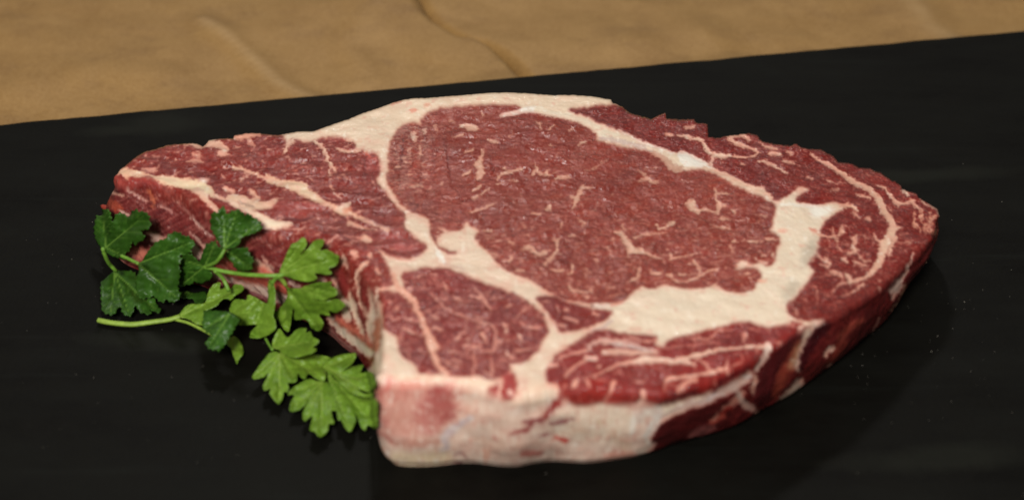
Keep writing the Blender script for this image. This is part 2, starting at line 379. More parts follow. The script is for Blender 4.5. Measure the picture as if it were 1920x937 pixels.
FAT, CREAM, PINK, GREY, WHITE = (224, 200, 176), (230, 214, 190), (222, 174, 154), (186, 172, 162), (236, 230, 218)
EYE, CAP, LEFT, DARK, RED = (128, 44, 34), (110, 27, 22), (116, 33, 27), (98, 30, 29), (166, 54, 46)
mm = lambda s, k=0, st=1.0, an=0.0: (lambda c_, s_: noise((PX * c_ + PY * s_) / s, (PY * c_ - PX * s_) / (s * st), k))(math.cos(an), math.sin(an))

FLM = 0.55 + 0.45 * sstep(-0.5, 0.2, mm(0.8, 35) + 0.6 * mm(2.0, 36))
# fat everywhere, with its own drift of cream and rose
col[:] = np.array(FAT) / 255.0
t = sstep(-0.1, 0.8, mm(8, 31) + 0.5 * mm(3, 32))[..., None] * 0.55; col[:] = col * (1 - t) + np.array(PINK) / 255.0 * t
t = (sstep(1050, 1250, px) * sstep(180, 330, py))[..., None] * 0.80; col[:] = col * (1 - t) + np.array(CREAM) / 255.0 * t
t = (sstep(700, 520, py) * sstep(330, 200, py) * 0.6)[..., None]; col[:] = col * (1 - t) + np.array((230, 208, 180)) / 255.0 * t

# --- muscles of the upper face
EYE_P = [(745, 245), (752, 237), (769, 229), (780, 230), (787, 235), (792, 222), (807, 211), (831, 204), (863, 200), (892, 198), (935, 198), (967, 199), (980, 203), (1014, 211), (1031, 217), (1073, 228), (1099, 239), (1118, 252), (1120, 265), (1148, 271), (1176, 278), (1210, 281), (1231, 290), (1240, 300), (1253, 316), (1268, 326), (1285, 321), (1313, 319), (1337, 325), (1362, 338), (1392, 355), (1424, 368), (1435, 376), (1452, 385), (1454, 396), (1450, 410), (1444, 432), (1458, 442), (1461, 455), (1456, 468), (1452, 489), (1443, 499), (1426, 494), (1413, 497), (1390, 490), (1378, 508), (1405, 504), (1426, 511), (1428, 519), (1420, 530), (1413, 541), (1396, 548), (1366, 547), (1349, 540), (1341, 534), (1319, 540), (1285, 540), (1260, 536), (1243, 534), (1217, 541), (1204, 535), (1187, 546), (1166, 565), (1136, 566), (1110, 570), (1072, 564), (1051, 561), (1019, 542), (999, 527), (965, 514), (945, 503), (930, 489), (907, 465), (894, 452), (892, 440), (898, 429), (883, 422), (873, 414), (861, 433), (829, 429), (816, 425), (831, 436), (820, 446), (818, 457), (839, 469), (856, 475), (845, 478), (822, 463), (808, 445), (803, 412), (775, 399), (756, 386), (745, 373), (735, 358), (725, 345), (726, 331), (730, 309), (729, 288), (733, 267)]
CAP_P = [(1067, 207), (1100, 203), (1160, 198), (1200, 205), (1340, 225), (1420, 235), (1600, 290), (1790, 380), (1800, 450), (1700, 505), (1640, 560), (1600, 605), (1549, 604), (1525, 602), (1500, 600), (1480, 590), (1475, 570), (1488, 562), (1507, 538), (1520, 521), (1527, 508), (1514, 493), (1527, 477), (1535, 451), (1539, 442), (1541, 425), (1559, 406), (1578, 395), (1580, 386), (1563, 379), (1531, 384), (1492, 378), (1503, 364), (1516, 355), (1499, 353), (1477, 368), (1456, 378), (1441, 368), (1432, 352), (1415, 351), (1386, 338), (1349, 319), (1332, 308), (1307, 295), (1281, 283), (1268, 289), (1243, 280), (1221, 270), (1200, 263), (1180, 252), (1137, 237), (1105, 222)]
LEFT_P = [(170, 330), (230, 300), (254, 285), (339, 262), (373, 274), (437, 252), (500, 243), (524, 252), (534, 264), (540, 275), (545, 264), (551, 262), (580, 269), (592, 263), (612, 258), (640, 259), (660, 265), (670, 274), (667, 281), (681, 283), (690, 289), (702, 287), (709, 300), (712, 325), (707, 343), (726, 365), (741, 386), (756, 399), (760, 412), (756, 425), (770, 440), (784, 452), (798, 463), (788, 478), (756, 486), (730, 480), (709, 468), (724, 492), (731, 510), (741, 533), (716, 548), (705, 600), (690, 690), (590, 650), (150, 560)]
ROUND_P = [(754, 513), (778, 510), (790, 503), (820, 504), (840, 505), (863, 515), (901, 529), (944, 544), (974, 557), (997, 572), (1010, 584), (1019, 592), (1021, 606), (1027, 625), (1016, 642), (1007, 658), (981, 680), (957, 684), (955, 697), (940, 708), (917, 711), (892, 703), (864, 705), (832, 702), (789, 699), (781, 686), (755, 669), (747, 652), (743, 630), (722, 616), (716, 585), (709, 556), (722, 547), (741, 545), (758, 540)]
TRI_P = [(1006, 559), (1029, 555), (1063, 565), (1093, 576), (1127, 581), (1147, 584), (1140, 597), (1115, 608), (1093, 616), (1072, 622), (1048, 621), (1038, 604), (1027, 591), (1016, 574)]
FRONT_P = [(1024, 697), (1045, 664), (1083, 640), (1106, 623), (1132, 618), (1174, 627), (1230, 631), (1226, 644), (1240, 652), (1257, 638), (1292, 628), (1328, 619), (1375, 607), (1403, 604), (1435, 613), (1467, 609), (1499, 603), (1504, 615), (1490, 640), (1470, 680), (1413, 700), (1340, 730), (1250, 755), (1205, 752), (1190, 765), (1150, 757), (1130, 755), (1086, 760), (1060, 758), (1030, 785), (1000, 800), (1040, 745), (1047, 720), (1028, 717)]
for P_, c_, l_ in ((LEFT_P, LEFT, 3), (CAP_P, CAP, 2), (EYE_P, EYE, 1), (ROUND_P, (122, 38, 34), 4), (TRI_P, (124, 40, 35), 5), (FRONT_P, (130, 36, 32), 6)):
    poly(P_, c_, soft=2, warp=1.5, label=l_)
poly([(948, 700), (965, 702), (970, 720), (962, 745), (940, 752), (918, 748), (914, 728), (930, 722)], (168, 62, 58), soft=2)

# muscle tone drifts
meat = 1 - fat
t = (sstep(-0.2, 0.8, mm(14, 41) + 0.5 * mm(5, 42)) * meat * 0.30)[..., None]; col[:] = col * (1 - t) + np.array((152, 74, 60)) / 255. * t
t = (sstep(0.1, 0.9, mm(10, 43) + 0.5 * mm(4, 44)) * meat * 0.35)[..., None]; col[:] = col * (1 - t) + np.array((118, 40, 38)) / 255. * t
# greyed, speckled left end of the eye
e1 = (lab == 1) * sstep(880, 740, px + 0.35 * (py - 300))
t = (e1 * sstep(-0.25, 0.5, mm(3.2, 45, 2.0) + 0.6 * mm(1.4, 46)) * 0.62)[..., None]; col[:] = col * (1 - t) + np.array((168, 122, 114)) / 255. * t
def specks(mask, scale, th, amt, c, k, st=1.0, an=0.0, f=0.7):
    m = mask * sstep(th, th + 0.22, mm(scale, k, st, an) + 0.45 * mm(scale * 0.45, k + 1, st, an)) * amt
    col[:] = col * (1 - m[..., None]) + np.array(c) / 255. * m[..., None]; fat[:] = fat * (1 - m) + f * m
eyeM = (lab == 1).astype(float)
low = sstep(330, 480, py) * 0.6 + sstep(860, 740, px) + 0.25
specks(eyeM * np.clip(low, 0, 1), 1.3, 0.34, 0.55, (198, 146, 126), 51, 0.55)
specks(eyeM * np.clip(low, 0, 1), 2.4, 0.40, 0.75, (208, 168, 148), 53, 0.45, 0.2)
specks((lab == 3).astype(float), 3.5, 0.0, 0.30, (160, 92, 84), 161, 0.5, 0.3, 0.1)
specks((lab == 3).astype(float), 1.6, 0.30, 0.22, (184, 120, 108), 163, 0.4, 0.35, 0.4)
specks((lab == 2).astype(float), 2.8, 0.05, 0.28, (150, 66, 58), 165, 0.5, -0.4, 0.1)
specks(eyeM, 4.0, 0.0, 0.24, (152, 76, 62), 167, 0.6, 0.1, 0.1)
specks(eyeM, 0.8, 0.40, 0.34, (178, 116, 100), 55, 0.6)
specks(eyeM, 0.45, 0.40, 0.24, (184, 128, 112), 155, 0.7)
specks(1 - fat, 1.0, 0.38, 0.40, (104, 34, 34), 157, 0.5, 0.3, 0.0)
specks((lab == 2).astype(float), 1.0, 0.40, 0.5, (188, 120, 106), 57, 0.6, -0.5)
specks((lab == 3) * sstep(420, 560, px) * 1.0, 1.0, 0.38, 0.45, (184, 118, 106), 59, 0.6, 0.5)
specks((lab == 4).astype(float), 1.2, 0.36, 0.5, (196, 134, 122), 61, 0.6, 0.4)
def web(mask, scale, wid, amt, c, k, st=1.0, an=0.0):
    n_ = mm(scale, k, st, an) + 0.5 * mm(scale * .5, k + 1, st, an)
    m = mask * sstep(wid, wid * 0.25, np.abs(n_)) * sstep(-0.25, 0.25, mm(scale * 1.7, k + 2)) * amt
    col[:] = col * (1 - m[..., None]) + np.array(c) / 255. * m[..., None]; fat[:] = fat * (1 - m) + 0.8 * m
web((lab == 4).astype(float), 4.2, 0.13, 0.62, (204, 146, 130), 63, 0.7, 0.5)
web((lab == 4).astype(float), 2.4, 0.11, 0.35, (196, 134, 120), 67, 0.7, -0.3)
web((lab == 2) * sstep(1380, 1500, px), 5.0, 0.07, 0.5, (206, 150, 132), 73, 0.5, -0.6)
web((lab == 6).astype(float), 4.5, 0.10, 0.5, (206, 150, 136), 75, 3.2, 0.2)
web((lab == 3).astype(float), 6.0, 0.06, 0.3, (190, 128, 114), 79, 0.4, 0.4)
specks((lab == 3).astype(float), 2.4, 0.42, 0.6, (206, 152, 134), 171, 0.8, 0.6, 0.7)
web(eyeM, 5.5, 0.04, 0.3, (206, 162, 144), 77, 0.4, 0.15)
# dark fibre seams in the eye
for P in ([(757, 262), (752, 300), (748, 330)], [(830, 262), (838, 300), (842, 330)], [(795, 240), (800, 262)], [(808, 270), (812, 300), (806, 330)], [(775, 392), (785, 380)], [(919, 296), (925, 320)]):
    stroke(P, [1, 2.4, 1], (104, 42, 42), 0.0, warp=1.5, a=0.8)

# --- marbling of the eye, fleck by fleck
def fl(P, w_, c=(214, 180, 154), a=0.98): stroke(P, np.atleast_1d(w_) * 0.88, c if c != CREAM else (222, 198, 172), 0.9, 1.5, 1.6, a * 0.92, FLM)
z3 = lambda s: Zp(860, 160, S4, s); z7 = lambda s: Zp(860, 320, S4, s); z8 = lambda s: Zp(1200, 340, S4, s); z4 = lambda s: Zp(1200, 180, S4, s); z2 = lambda s: Zp(500, 160, S4, s); zb4 = lambda s: Zp(880, 480, S4, s)
fl(z3('215,570 200,640 165,710'), [6, 9, 14]); fl(z3('170,700 195,760 170,810'), [14, 17, 12])
fl(z3('680,330 715,345 722,395'), [4, 6, 3]); fl(z3('785,400 830,360'), [3, 4])
fl(z3('90,375 150,375'), [12, 11]); fl(z3('20,355 90,360'), [5, 9]); fl(z3('265,480 300,495 360,500'), [6, 8, 2]); fl(z3('205,230 210,260'), [4, 5])
fl(z3('1050,520 1080,500 1120,490'), [5, 6, 3]); fl(z3('810,530 835,530'), 4); fl(z3('970,400 1000,390'), 3)
fl(z3('340,820 380,790 450,760 560,725'), [7, 7, 6, 2]); fl(z3('400,725 450,765'), [4, 6])
fl(z3('640,780 680,740 720,770 800,780'), [5, 7, 8, 3]); fl(z3('680,680 690,740'), [3, 7]); fl(z3('780,740 770,775'), [5, 5])
fl(z3('845,825 900,805 960,800'), [4, 8, 8]); fl(z3('450,830 520,835'), [2, 3]); fl(z3('60,595 125,570'), [4, 3]); fl(z3('40,780 110,750'), [4, 2]); fl(z3('330,870 400,845'), [3, 2])
fl(z3('1570,740 1640,800 1700,860'), [2, 6, 8], a=.75); fl(z3('1580,850 1640,830 1740,860'), [4, 8, 6], a=.75); fl(z3('1640,740 1750,740'), [3, 1], a=.7); fl(z3('1100,745 1180,740 1290,660'), [2, 3, 2], a=.6); fl(z3('440,450 480,430'), 4, a=.7)
fl(z7('130,180 190,140'), [6, 7]); fl(z7('110,190 170,165'), [3, 8]); fl(z7('130,245 200,210 270,165'), [4, 4, 3]); fl(z7('105,360 200,335 320,295'), [3, 5, 2])
fl(z7('1000,340 1030,270 1070,200 1090,140'), [3, 9, 12, 7]); fl(z7('1080,150 1170,160'), [7, 3]); fl(z7('980,230 1040,240'), [4, 8])
fl(z7('770,345 800,310 805,350'), [5, 7, 4]); fl(z7('650,380 715,375'), [5, 5]); fl(z7('1075,440 1100,460 1080,490'), [5, 6, 2]); fl(z7('905,460 905,510'), [4, 3], a=.8)
fl(z7('1370,540 1430,550 1460,620 1510,680'), [3, 9, 12, 16], CREAM); fl(z7('1500,710 1590,700'), [10, 12], CREAM); fl(z7('1440,470 1455,520'), [3, 4]); fl(z7('1590,710 1680,740 1750,770'), [8, 5, 4]); fl(z7('1490,720 1500,770'), [6, 2]); fl(z7('1540,600 1620,570 1760,555'), [4, 6, 2], a=.8)
fl(z7('1735,470 1760,520 1860,480'), [4, 4, 3]); fl(z7('555,695 620,685 690,735 750,730'), [6, 12, 8, 12]); fl(z7('770,805 820,770 860,700 860,620'), [5, 7, 6, 7]); fl(z7('840,620 890,600'), [6, 3])
fl(z7('985,575 1020,575'), [5, 4]); fl(z7('440,630 480,645'), 4); fl(z7('440,800 460,770'), [4, 5]); fl(z7('500,875 580,880'), [5, 3]); fl(z7('820,880 860,890 910,865'), [3, 4, 2]); fl(z7('990,900 1005,850'), [3, 6]); fl(z7('1110,860 1170,890'), [3, 3], a=.8)
fl(z7('210,520 290,520'), [3, 6], a=.85); fl(z7('290,720 340,740'), [5, 7], a=.8); fl(z7('280,580 300,590'), 4, a=.7); fl(z7('1590,860 1580,930'), [5, 3], a=.8); fl(z7('1690,885 1760,900'), [4, 7]); fl(z7('550,450 590,500'), [2, 5], a=.5)
fl(z8('420,215 440,180 480,190'), [9, 14, 10], CREAM); fl(z8('450,220 510,260'), [14, 10], CREAM); fl(z8('510,262 580,240 600,262 690,265'), [6, 7, 4, 7]); fl(z8('690,260 690,190 665,150'), [8, 9, 3]); fl(z8('690,200 740,205'), [8, 3])
fl(z8('660,60 670,100 740,105 800,100'), [5, 5, 5, 2]); fl(z8('665,110 670,160'), [4, 6]); fl(z8('795,240 825,250 825,280'), [3, 5, 4]); fl(z8('710,320 770,325'), [7, 6]); fl(z8('720,400 780,405'), [6, 5]); fl(z8('610,408 710,395'), [1, 2.5])
fl(z8('820,525 850,525'), [6, 4]); fl(z8('930,525 980,525 1050,520'), [3, 6, 3]); fl(z8('985,510 1030,545'), [4, 3]); fl(z8('1120,510 1170,510 1190,530'), [5, 5, 2]); fl(z8('785,570 810,600 818,630'), [2, 4, 2]); fl(z8('1050,300 1110,310'), [3, 3]); fl(z8('1040,350 1090,340'), [4, 3], a=.7); fl(z8('1090,235 1130,238'), 3, a=.7)
fl(z8('1075,660 1100,655'), 6); fl(z8('1165,640 1160,670'), [7, 5]); fl(z8('1060,710 1110,715'), [9, 8], PINK)
fl(z8('140,375 165,430 230,400'), [4, 4, 4]); fl(z8('250,390 290,365'), [8, 9], CREAM); fl(z8('0,620 80,640 160,670'), [4, 5, 4]); fl(z8('270,640 275,685'), [6, 5]); fl(z8('280,675 350,662 460,650'), [4, 4, 2])
fl(z8('470,700 510,730 525,820'), [6, 6, 5]); fl(z8('430,865 530,830 600,790 700,770'), [3, 5, 4, 3]); fl(z8('90,785 130,800 160,810'), [3, 5, 4]); fl(z8('290,850 330,870 420,875'), [5, 4, 2]); fl(z8('340,810 390,805'), [6, 6]); fl(z8('240,820 280,825'), 5)
fl(z8('640,930 680,890'), [8, 4]); fl(z8('930,820 980,805'), [5, 3], a=.75); fl(z8('830,860 880,880'), 3, a=.6); fl(z8('100,480 200,460'), [3, 3], a=.6)
fl(zb4('870,255 905,300 960,310 1080,295'), [5, 6, 5, 3]); fl(zb4('1400,230 1480,180 1495,130'), [4, 7, 5]); fl(zb4('720,130 780,135 820,120'), [3, 4, 3]); fl(zb4('890,140 910,90'), [3, 6]); fl(zb4('1030,370 1050,355'), [3, 4]); fl(zb4('1200,265 1270,270'), [3, 4], a=.8); fl(zb4('1240,350 1340,325'), [2, 3]); fl(zb4('1590,140 1640,155 1680,150'), [3, 6, 3]); fl(zb4('660,80 720,30 740,0'), [6, 8, 6], a=.9); fl(zb4('410,125 490,125'), [5, 3]); fl(zb4('345,45 360,30'), [4, 6]); fl(zb4('1780,200 1830,210'), 6, a=.8)
fl(z2('1290,425 1300,470'), [13, 14], (214, 192, 172)); fl(z2('1380,400 1390,410'), 10, (214, 192, 172)); fl(z2('1700,350 1800,370'), [6, 14], (222, 198, 174)); fl(z2('1790,370 1830,385'), [14, 9]); fl(z2('1640,455 1720,440'), [4, 6]); fl(z2('1350,540 1350,610'), [5, 7], a=.8); fl(z2('1130,720 1160,715'), [5, 7], a=.8); fl(z2('1740,600 1810,570'), [4, 3]); fl(z2('1730,780 1790,755'), [4, 3]); fl(z2('1600,300 1640,310'), 5, a=.7); fl(z2('1480,350 1500,400'), 6, a=.55); fl(z2('1240,570 1260,550'), 5, a=.6); fl(z2('1180,635 1250,620'), 3, a=.7); fl(z2('1270,890 1370,880'), [4, 4], a=.7); fl(z2('1540,850 1540,870'), 5, a=.7)
rr = random.Random(5)
for _ in range(130):
    x = rr.uniform(735, 1450); y = rr.uniform(215, 560)
    if lab[int(y) - OY, int(x) - OX] != 1: continue
    an = rr.gauss(-0.25, 0.6); ln = rr.uniform(2, 9); w0 = rr.uniform(1.2, 3.4)
    fl([(x, y), (x + ln * math.cos(an), y + ln * math.sin(an) * 0.6)], [w0, w0 * 0.25], (206, 166, 144), rr.uniform(0.35, 0.8))

# --- fat seam between eye and cap
stroke(z3('370,265 480,245 600,215 720,215'), [6, 8, 12, 12], WHITE, warp=.6); stroke(z3('700,215 860,260 1020,290 1160,350 1300,440'), [12, 12, 12, 14, 20], (232, 216, 192))
stroke(z3('1240,400 1320,430 1400,440'), [6, 12, 6], CREAM); stroke(z3('1250,470 1400,490 1560,530 1680,560 1800,640'), [7, 8, 8, 10, 9], (204, 182, 170)); stroke(z3('1400,390 1500,440 1640,510 1800,570 1874,600'), [2, 4, 5, 4, 6], WHITE, a=.9)
stroke(z4('120,500 230,570 320,650'), [9, 15, 12], (200, 160, 138)); stroke(z4('60,450 200,500 300,580'), [5, 8, 10], (226, 204, 180)); poly(z4('330,500 370,480 440,510 540,560 630,610 600,640 480,630 390,620 340,560'), WHITE, 1.0); stroke(z4('360,640 330,670'), [8, 6], (190, 150, 128))
stroke(z4('560,630 700,670 840,740 960,800 1090,850 1150,900'), [6, 7, 7, 7, 8, 8], (220, 190, 164)); stroke(z4('1010,810 1090,815'), [5, 4], FAT); stroke(z4('630,540 620,600'), [7, 8], (206, 172, 158))
# --- streaks of fat in the cap
cf = (220, 176, 152)
stroke(z4('330,340 440,370 540,390 580,460 640,510 720,520 800,520'), [4, 7, 7, 8, 9, 10, 3], FAT); stroke(z4('800,525 900,535 1000,530'), [5, 5, 3], cf); stroke(z4('240,340 290,350'), 6, cf); stroke(z4('400,280 470,275'), 6, cf, a=.8)
stroke(z4('780,380 860,420 950,450 1040,490 1000,530'), [8, 9, 5, 6, 4], cf); stroke(z4('770,360 880,350 960,380'), [6, 9, 5], cf); stroke(z4('1060,400 1110,450 1220,460'), [3, 6, 4], cf, a=.85); stroke(z4('1140,500 1230,510'), [7, 6], cf); stroke(z4('1040,580 1100,580 1200,630 1290,680'), [3, 5, 5, 3], FAT); stroke(z4('1260,570 1360,595'), [5, 3], cf); stroke(z4('1290,490 1330,510'), 5, cf, a=.8); stroke(z4('1500,510 1600,580 1700,640 1780,690 1874,750'), [2, 5, 7, 8, 12], FAT); stroke(z4('880,590 910,595'), 4, cf); stroke(z4('1340,290 1350,300'), 3, cf)
z5 = lambda s: Zp(1440, 260, S4, s); z6 = lambda s: Zp(1440, 440, S4, s)
stroke(z5('570,260 650,310 740,380 850,430 930,490 980,560 1020,640 1060,700 1090,760 1080,830 1030,900 1000,940'), [6, 6, 10, 11, 11, 13, 13, 12, 12, 14, 13, 14], (220, 184, 158), soft=2, warp=1.6); stroke(z5('380,140 450,190 580,260'), [3, 4, 5], cf)
stroke(z5('1090,800 1170,780'), [12, 3], cf); stroke(z5('1060,870 1130,860'), [8, 4], cf); stroke(z5('1080,760 1120,770'), [8, 4], cf)
stroke(z5('950,400 1010,430 1070,490 1110,550 1150,600'), [3, 5, 7, 6, 3], cf); stroke(z5('1110,555 1200,570 1260,545 1330,620'), [5, 6, 8, 5], cf); stroke(z5('1190,450 1230,490'), [8, 7], (214, 190, 170)); stroke(z5('1340,540 1420,580 1490,620 1500,680'), [3, 4, 5, 4], (220, 196, 172))
stroke(z5('530,380 600,400'), [4, 2], cf, a=.7); stroke(z5('540,460 620,445'), 2.5, cf, a=.7); stroke(z5('780,490 880,520 900,540'), [3, 5, 2], cf); stroke(z5('340,340 380,350'), 4, cf, a=.8); stroke(z5('860,700 890,710'), 7, cf, a=.8); stroke(z5('660,590 740,600 780,640'), [10, 8, 3], (232, 190, 158)); stroke(z5('700,560 640,600'), [3, 5], cf); stroke(z5('750,650 790,690'), [4, 3], cf)
stroke(z5('440,840 520,860 590,860 660,800'), [4, 3, 5, 4], cf); stroke(z5('590,870 610,900'), [4, 3], cf); stroke(z5('640,770 660,820'), [3, 6], cf); stroke(z5('560,790 580,850'), [2, 3], cf); stroke(z5('770,850 750,930'), [3, 7], cf); stroke(z5('930,830 950,880 990,920'), [3, 4, 5], cf)
for _ in range(46):
    x = rr.uniform(1270, 1480); y = rr.uniform(630, 830)
    stroke(z5('%f,%f %f,%f' % (x, y, x + rr.uniform(-20, 20), y + rr.uniform(10, 34))), [3.2, 1.6], (214, 158, 128), 0.8, warp=1.2, a=.85)
stroke(z6('1040,60 1010,140 980,230 920,320 820,390 720,420'), [16, 18, 14, 9, 7, 4], (226, 188, 162)); stroke(z6('1060,170 1110,30'), [5, 8], cf); stroke(z6('700,370 720,420'), [9, 8], FAT); stroke(z6('720,420 620,440 560,520'), [4, 3, 2], cf, a=.8); stroke(z6('830,440 740,500 650,540'), [6, 3, 2], cf); stroke(z6('760,10 750,100 760,150'), [4, 10, 8], cf); stroke(z6('720,160 790,130'), [6, 5], cf); stroke(z6('790,170 830,210 890,230'), [3, 4, 3], cf, a=.9); stroke(z6('760,240 860,270'), [4, 5], cf, a=.9); stroke(z6('600,80 640,140'), [2, 4], cf, a=.8); stroke(z6('440,190 520,240 550,260'), [3, 6, 4], cf); stroke(z6('460,260 530,280 510,210'), [3, 5, 5], cf, a=.9); stroke(z6('660,210 680,230'), 7, cf); stroke(z6('560,330 590,340'), 9, cf, a=.85); stroke(z6('630,350 640,370'), 6, cf, a=.85); stroke(z6('430,500 430,620'), [2, 3], cf, a=.5); stroke(z6('450,370 600,350'), [1.5, 2], cf, a=.5); stroke(z6('230,660 250,700'), [3, 4], cf, a=.6); stroke(z6('970,400 985,405'), 4, cf, a=.8); stroke(z6('975,465 985,470'), 3.5, cf, a=.8); stroke(z6('1210,70 1260,75'), 3, cf, a=.7)
for _ in range(70):
    x = rr.uniform(450, 1250); y = rr.uniform(10, 420)
    if x + y * 1.1 > 1450: continue
    stroke(z6('%f,%f %f,%f' % (x, y, x + rr.uniform(-16, 22), y + rr.uniform(-6, 22))), [rr.uniform(1.2, 3), 1.2], (206, 150, 132), 0.7, warp=1.2, a=rr.uniform(.4, .85))
# greyish skin on the right edge of the broad fat
for P in (z8('1530,560 1480,640 1440,720'), z6('400,60 370,150 330,220'), z6('240,440 190,500 170,570')): stroke(P, [14, 24, 14], (200, 186, 166), soft=9, a=.8)
stroke(z8('1240,210 1400,215 1560,225 1700,250'), [3, 5, 10, 6], WHITE, soft=3); poly(z8('1490,240 1640,230 1690,260 1600,310 1530,320'), (242, 236, 222), 1.0, soft=4)
for P, c_ in ((z8('1230,440 1280,440'), (226, 150, 128)), (z8('1510,430 1560,440'), (214, 110, 92)), (z2('1270,230 1310,230'), (222, 120, 96)), (z2('1400,185 1430,180'), (224, 150, 124)), (z2('1110,160 1170,150'), (206, 130, 110)), (z8('1060,880 1110,870'), (226, 156, 128))): stroke(P, [6, 9, 4], c_, soft=4, a=.75)

# --- left muscles: seams and membranes
k1 = lambda s: Zp(160, 220, S4, s); k6 = lambda s: Zp(500, 320, S4, s); kb3 = lambda s: Zp(560, 460, S4, s); kb6 = lambda s: Zp(640, 620, S4, s); kb7 = lambda s: Zp(900, 640, S4, s); kb8 = lambda s: Zp(1200, 600, S4, s); kb5 = lambda s: Zp(1200, 500, S4, s); k5 = lambda s: Zp(160, 380, S4, s); kf = lambda s: Zp(640, 720, S4, s); kg = lambda s: Zp(960, 720, S4, s)
stroke(z2('235,490 180,550 150,600'), [7, 7, 4], FAT); stroke(z2('430,500 500,560 540,660 580,720 600,740'), [7, 7, 5, 7, 3], FAT); stroke(z2('550,740 555,790'), [5, 5], FAT, a=.85); stroke(z2('620,560 680,580 760,575 820,580'), [3, 5, 4, 4], FAT); stroke(z2('700,475 780,500 830,490'), [3, 4, 8], (224, 190, 164)); stroke(z2('870,600 920,640 960,650'), [4, 3, 2], (200, 100, 90), .3); stroke(z2('860,640 868,830'), [2, 3], (112, 38, 38), 0)
poly(z2('870,610 950,600 985,680 985,800 940,820 880,760'), (156, 60, 55), 0, 5, a=.45)
stroke(z2('0,800 100,850 220,880 340,890'), [5, 9, 16, 12], (226, 198, 164)); stroke(z2('240,760 300,730 400,740'), [2, 3, 3], (190, 110, 98), .5, a=.7); stroke(z2('650,780 700,830'), [2, 3], (200, 150, 132), a=.7); stroke(z2('560,870 590,920'), [4, 3], cf, a=.7)
stroke(k6('0,90 100,120 220,150 340,190 450,260 560,310 650,350 740,370 850,430 960,480 1060,530'), [5, 8, 17, 20, 12, 8, 12, 8, 6, 5, 7], (224, 194, 162)); stroke(k6('640,330 700,310 720,280'), [10, 10, 4], (214, 190, 168)); stroke(k6('690,350 720,345'), [9, 9], (206, 132, 106), soft=3, a=.7); stroke(k6('590,200 650,235'), [2, 3], (214, 178, 160)); stroke(k6('560,130 580,160'), [3, 4], cf, a=.6)
stroke(k6('720,450 790,480 850,500 960,530'), [10, 7, 3, 3], (214, 178, 152), a=.9); stroke(k6('860,430 960,470 1060,515'), [3, 4, 5], (170, 124, 124), .5, a=.8); stroke(k6('850,600 900,610'), [12, 9], (218, 184, 160)); stroke(k6('690,570 760,590 840,600'), [3, 3, 5], (206, 140, 120), a=.8); stroke(k6('620,575 560,610 530,660'), [4, 5, 5], (200, 150, 140)); stroke(k6('740,660 700,640 820,620'), [2, 4, 3], cf, a=.5); stroke(k6('1220,680 1340,680'), [2, 2], (206, 150, 144), a=.7)
poly(k6('980,560 1130,540 1250,600 1350,650 1330,700 1200,720 1080,680'), (146, 70, 68), 0, 6, a=.6)
poly(k1('1520,830 1600,780 1720,740 1874,740 1980,760 2100,800 2040,850 1900,860 1740,870 1620,850'), (150, 54, 48), 0, 3, a=.5); stroke(k6('10,420 80,440 150,410'), [4, 6, 3], (206, 150, 128)); stroke(k6('170,410 300,430 420,400'), [3, 5, 3], (96, 30, 32), 0, a=.8)
poly(k6('0,280 60,255 100,285 40,320 0,330'), (210, 186, 170), 1, 2)
stroke(k1('1300,430 1400,460 1500,500 1600,550 1700,580 1840,610'), [5, 9, 5, 4, 5, 9], (222, 188, 160)); stroke(k1('880,390 950,380 1020,390'), [3, 10, 6], (206, 150, 130), a=.85); stroke(k1('940,330 1010,350'), [5, 4], (206, 150, 130), a=.8); stroke(k1('1000,260 1100,240 1220,270 1230,320 1180,330'), [8, 14, 14, 8, 8], (224, 180, 156)); stroke(k1('1310,180 1420,160 1530,145'), [8, 12, 7], (222, 160, 134)); stroke(k1('1440,200 1480,260'), [10, 4], (210, 150, 130), a=.8); stroke(k1('880,240 980,250 1030,270'), [4, 9, 5], (222, 178, 152)); stroke(k1('600,345 640,350'), 6, (190, 130, 116), a=.6); stroke(k1('760,520 800,470'), [3, 3], (200, 176, 176), a=.8); stroke(k1('520,460 600,465'), [6, 9], (214, 160, 140)); poly(k1('1000,545 1090,535 1060,590 1010,580'), (214, 196, 184), 1, 2); stroke(k1('1230,620 1290,640 1290,690'), [9, 9, 5], (224, 170, 146)); stroke(k1('1350,560 1420,500'), [3, 5], (204, 150, 130), a=.8); stroke(k1('1260,700 1360,720 1450,770 1560,780 1680,740'), [10, 18, 22, 16, 5], (222, 186, 158)); stroke(k1('1450,640 1510,700 1480,720'), [6, 9, 9], (214, 170, 144)); stroke(k1('1350,740 1480,800'), [3, 4], (120, 92, 84), a=.6)
# white lip along the rim over the hollow side
stroke(k1('250,490 330,470 420,470'), [6, 15, 6], (226, 190, 158)); stroke(k1('360,490 480,500 600,540 740,560 880,580 1000,610 1080,650 1140,690'), [16, 10, 13, 19, 20, 22, 20, 8], (228, 206, 172)); stroke(k1('360,480 380,540'), [16, 8], (224, 184, 150)); stroke(k1('980,640 1060,720 1140,800 1200,850'), [14, 11, 9, 6], (216, 184, 160)); stroke(k1('1140,690 1260,740 1400,820 1540,880'), [7, 8, 10, 12], (224, 196, 172)); stroke(k1('1530,880 1680,930 1800,925'), [13, 12, 4], (230, 212, 186)); stroke(k6('0,480 90,495 220,475'), [14, 10, 3], (232, 216, 190)); stroke(k6('150,500 260,515 360,490'), [2, 3, 2], (206, 170, 158), a=.8)

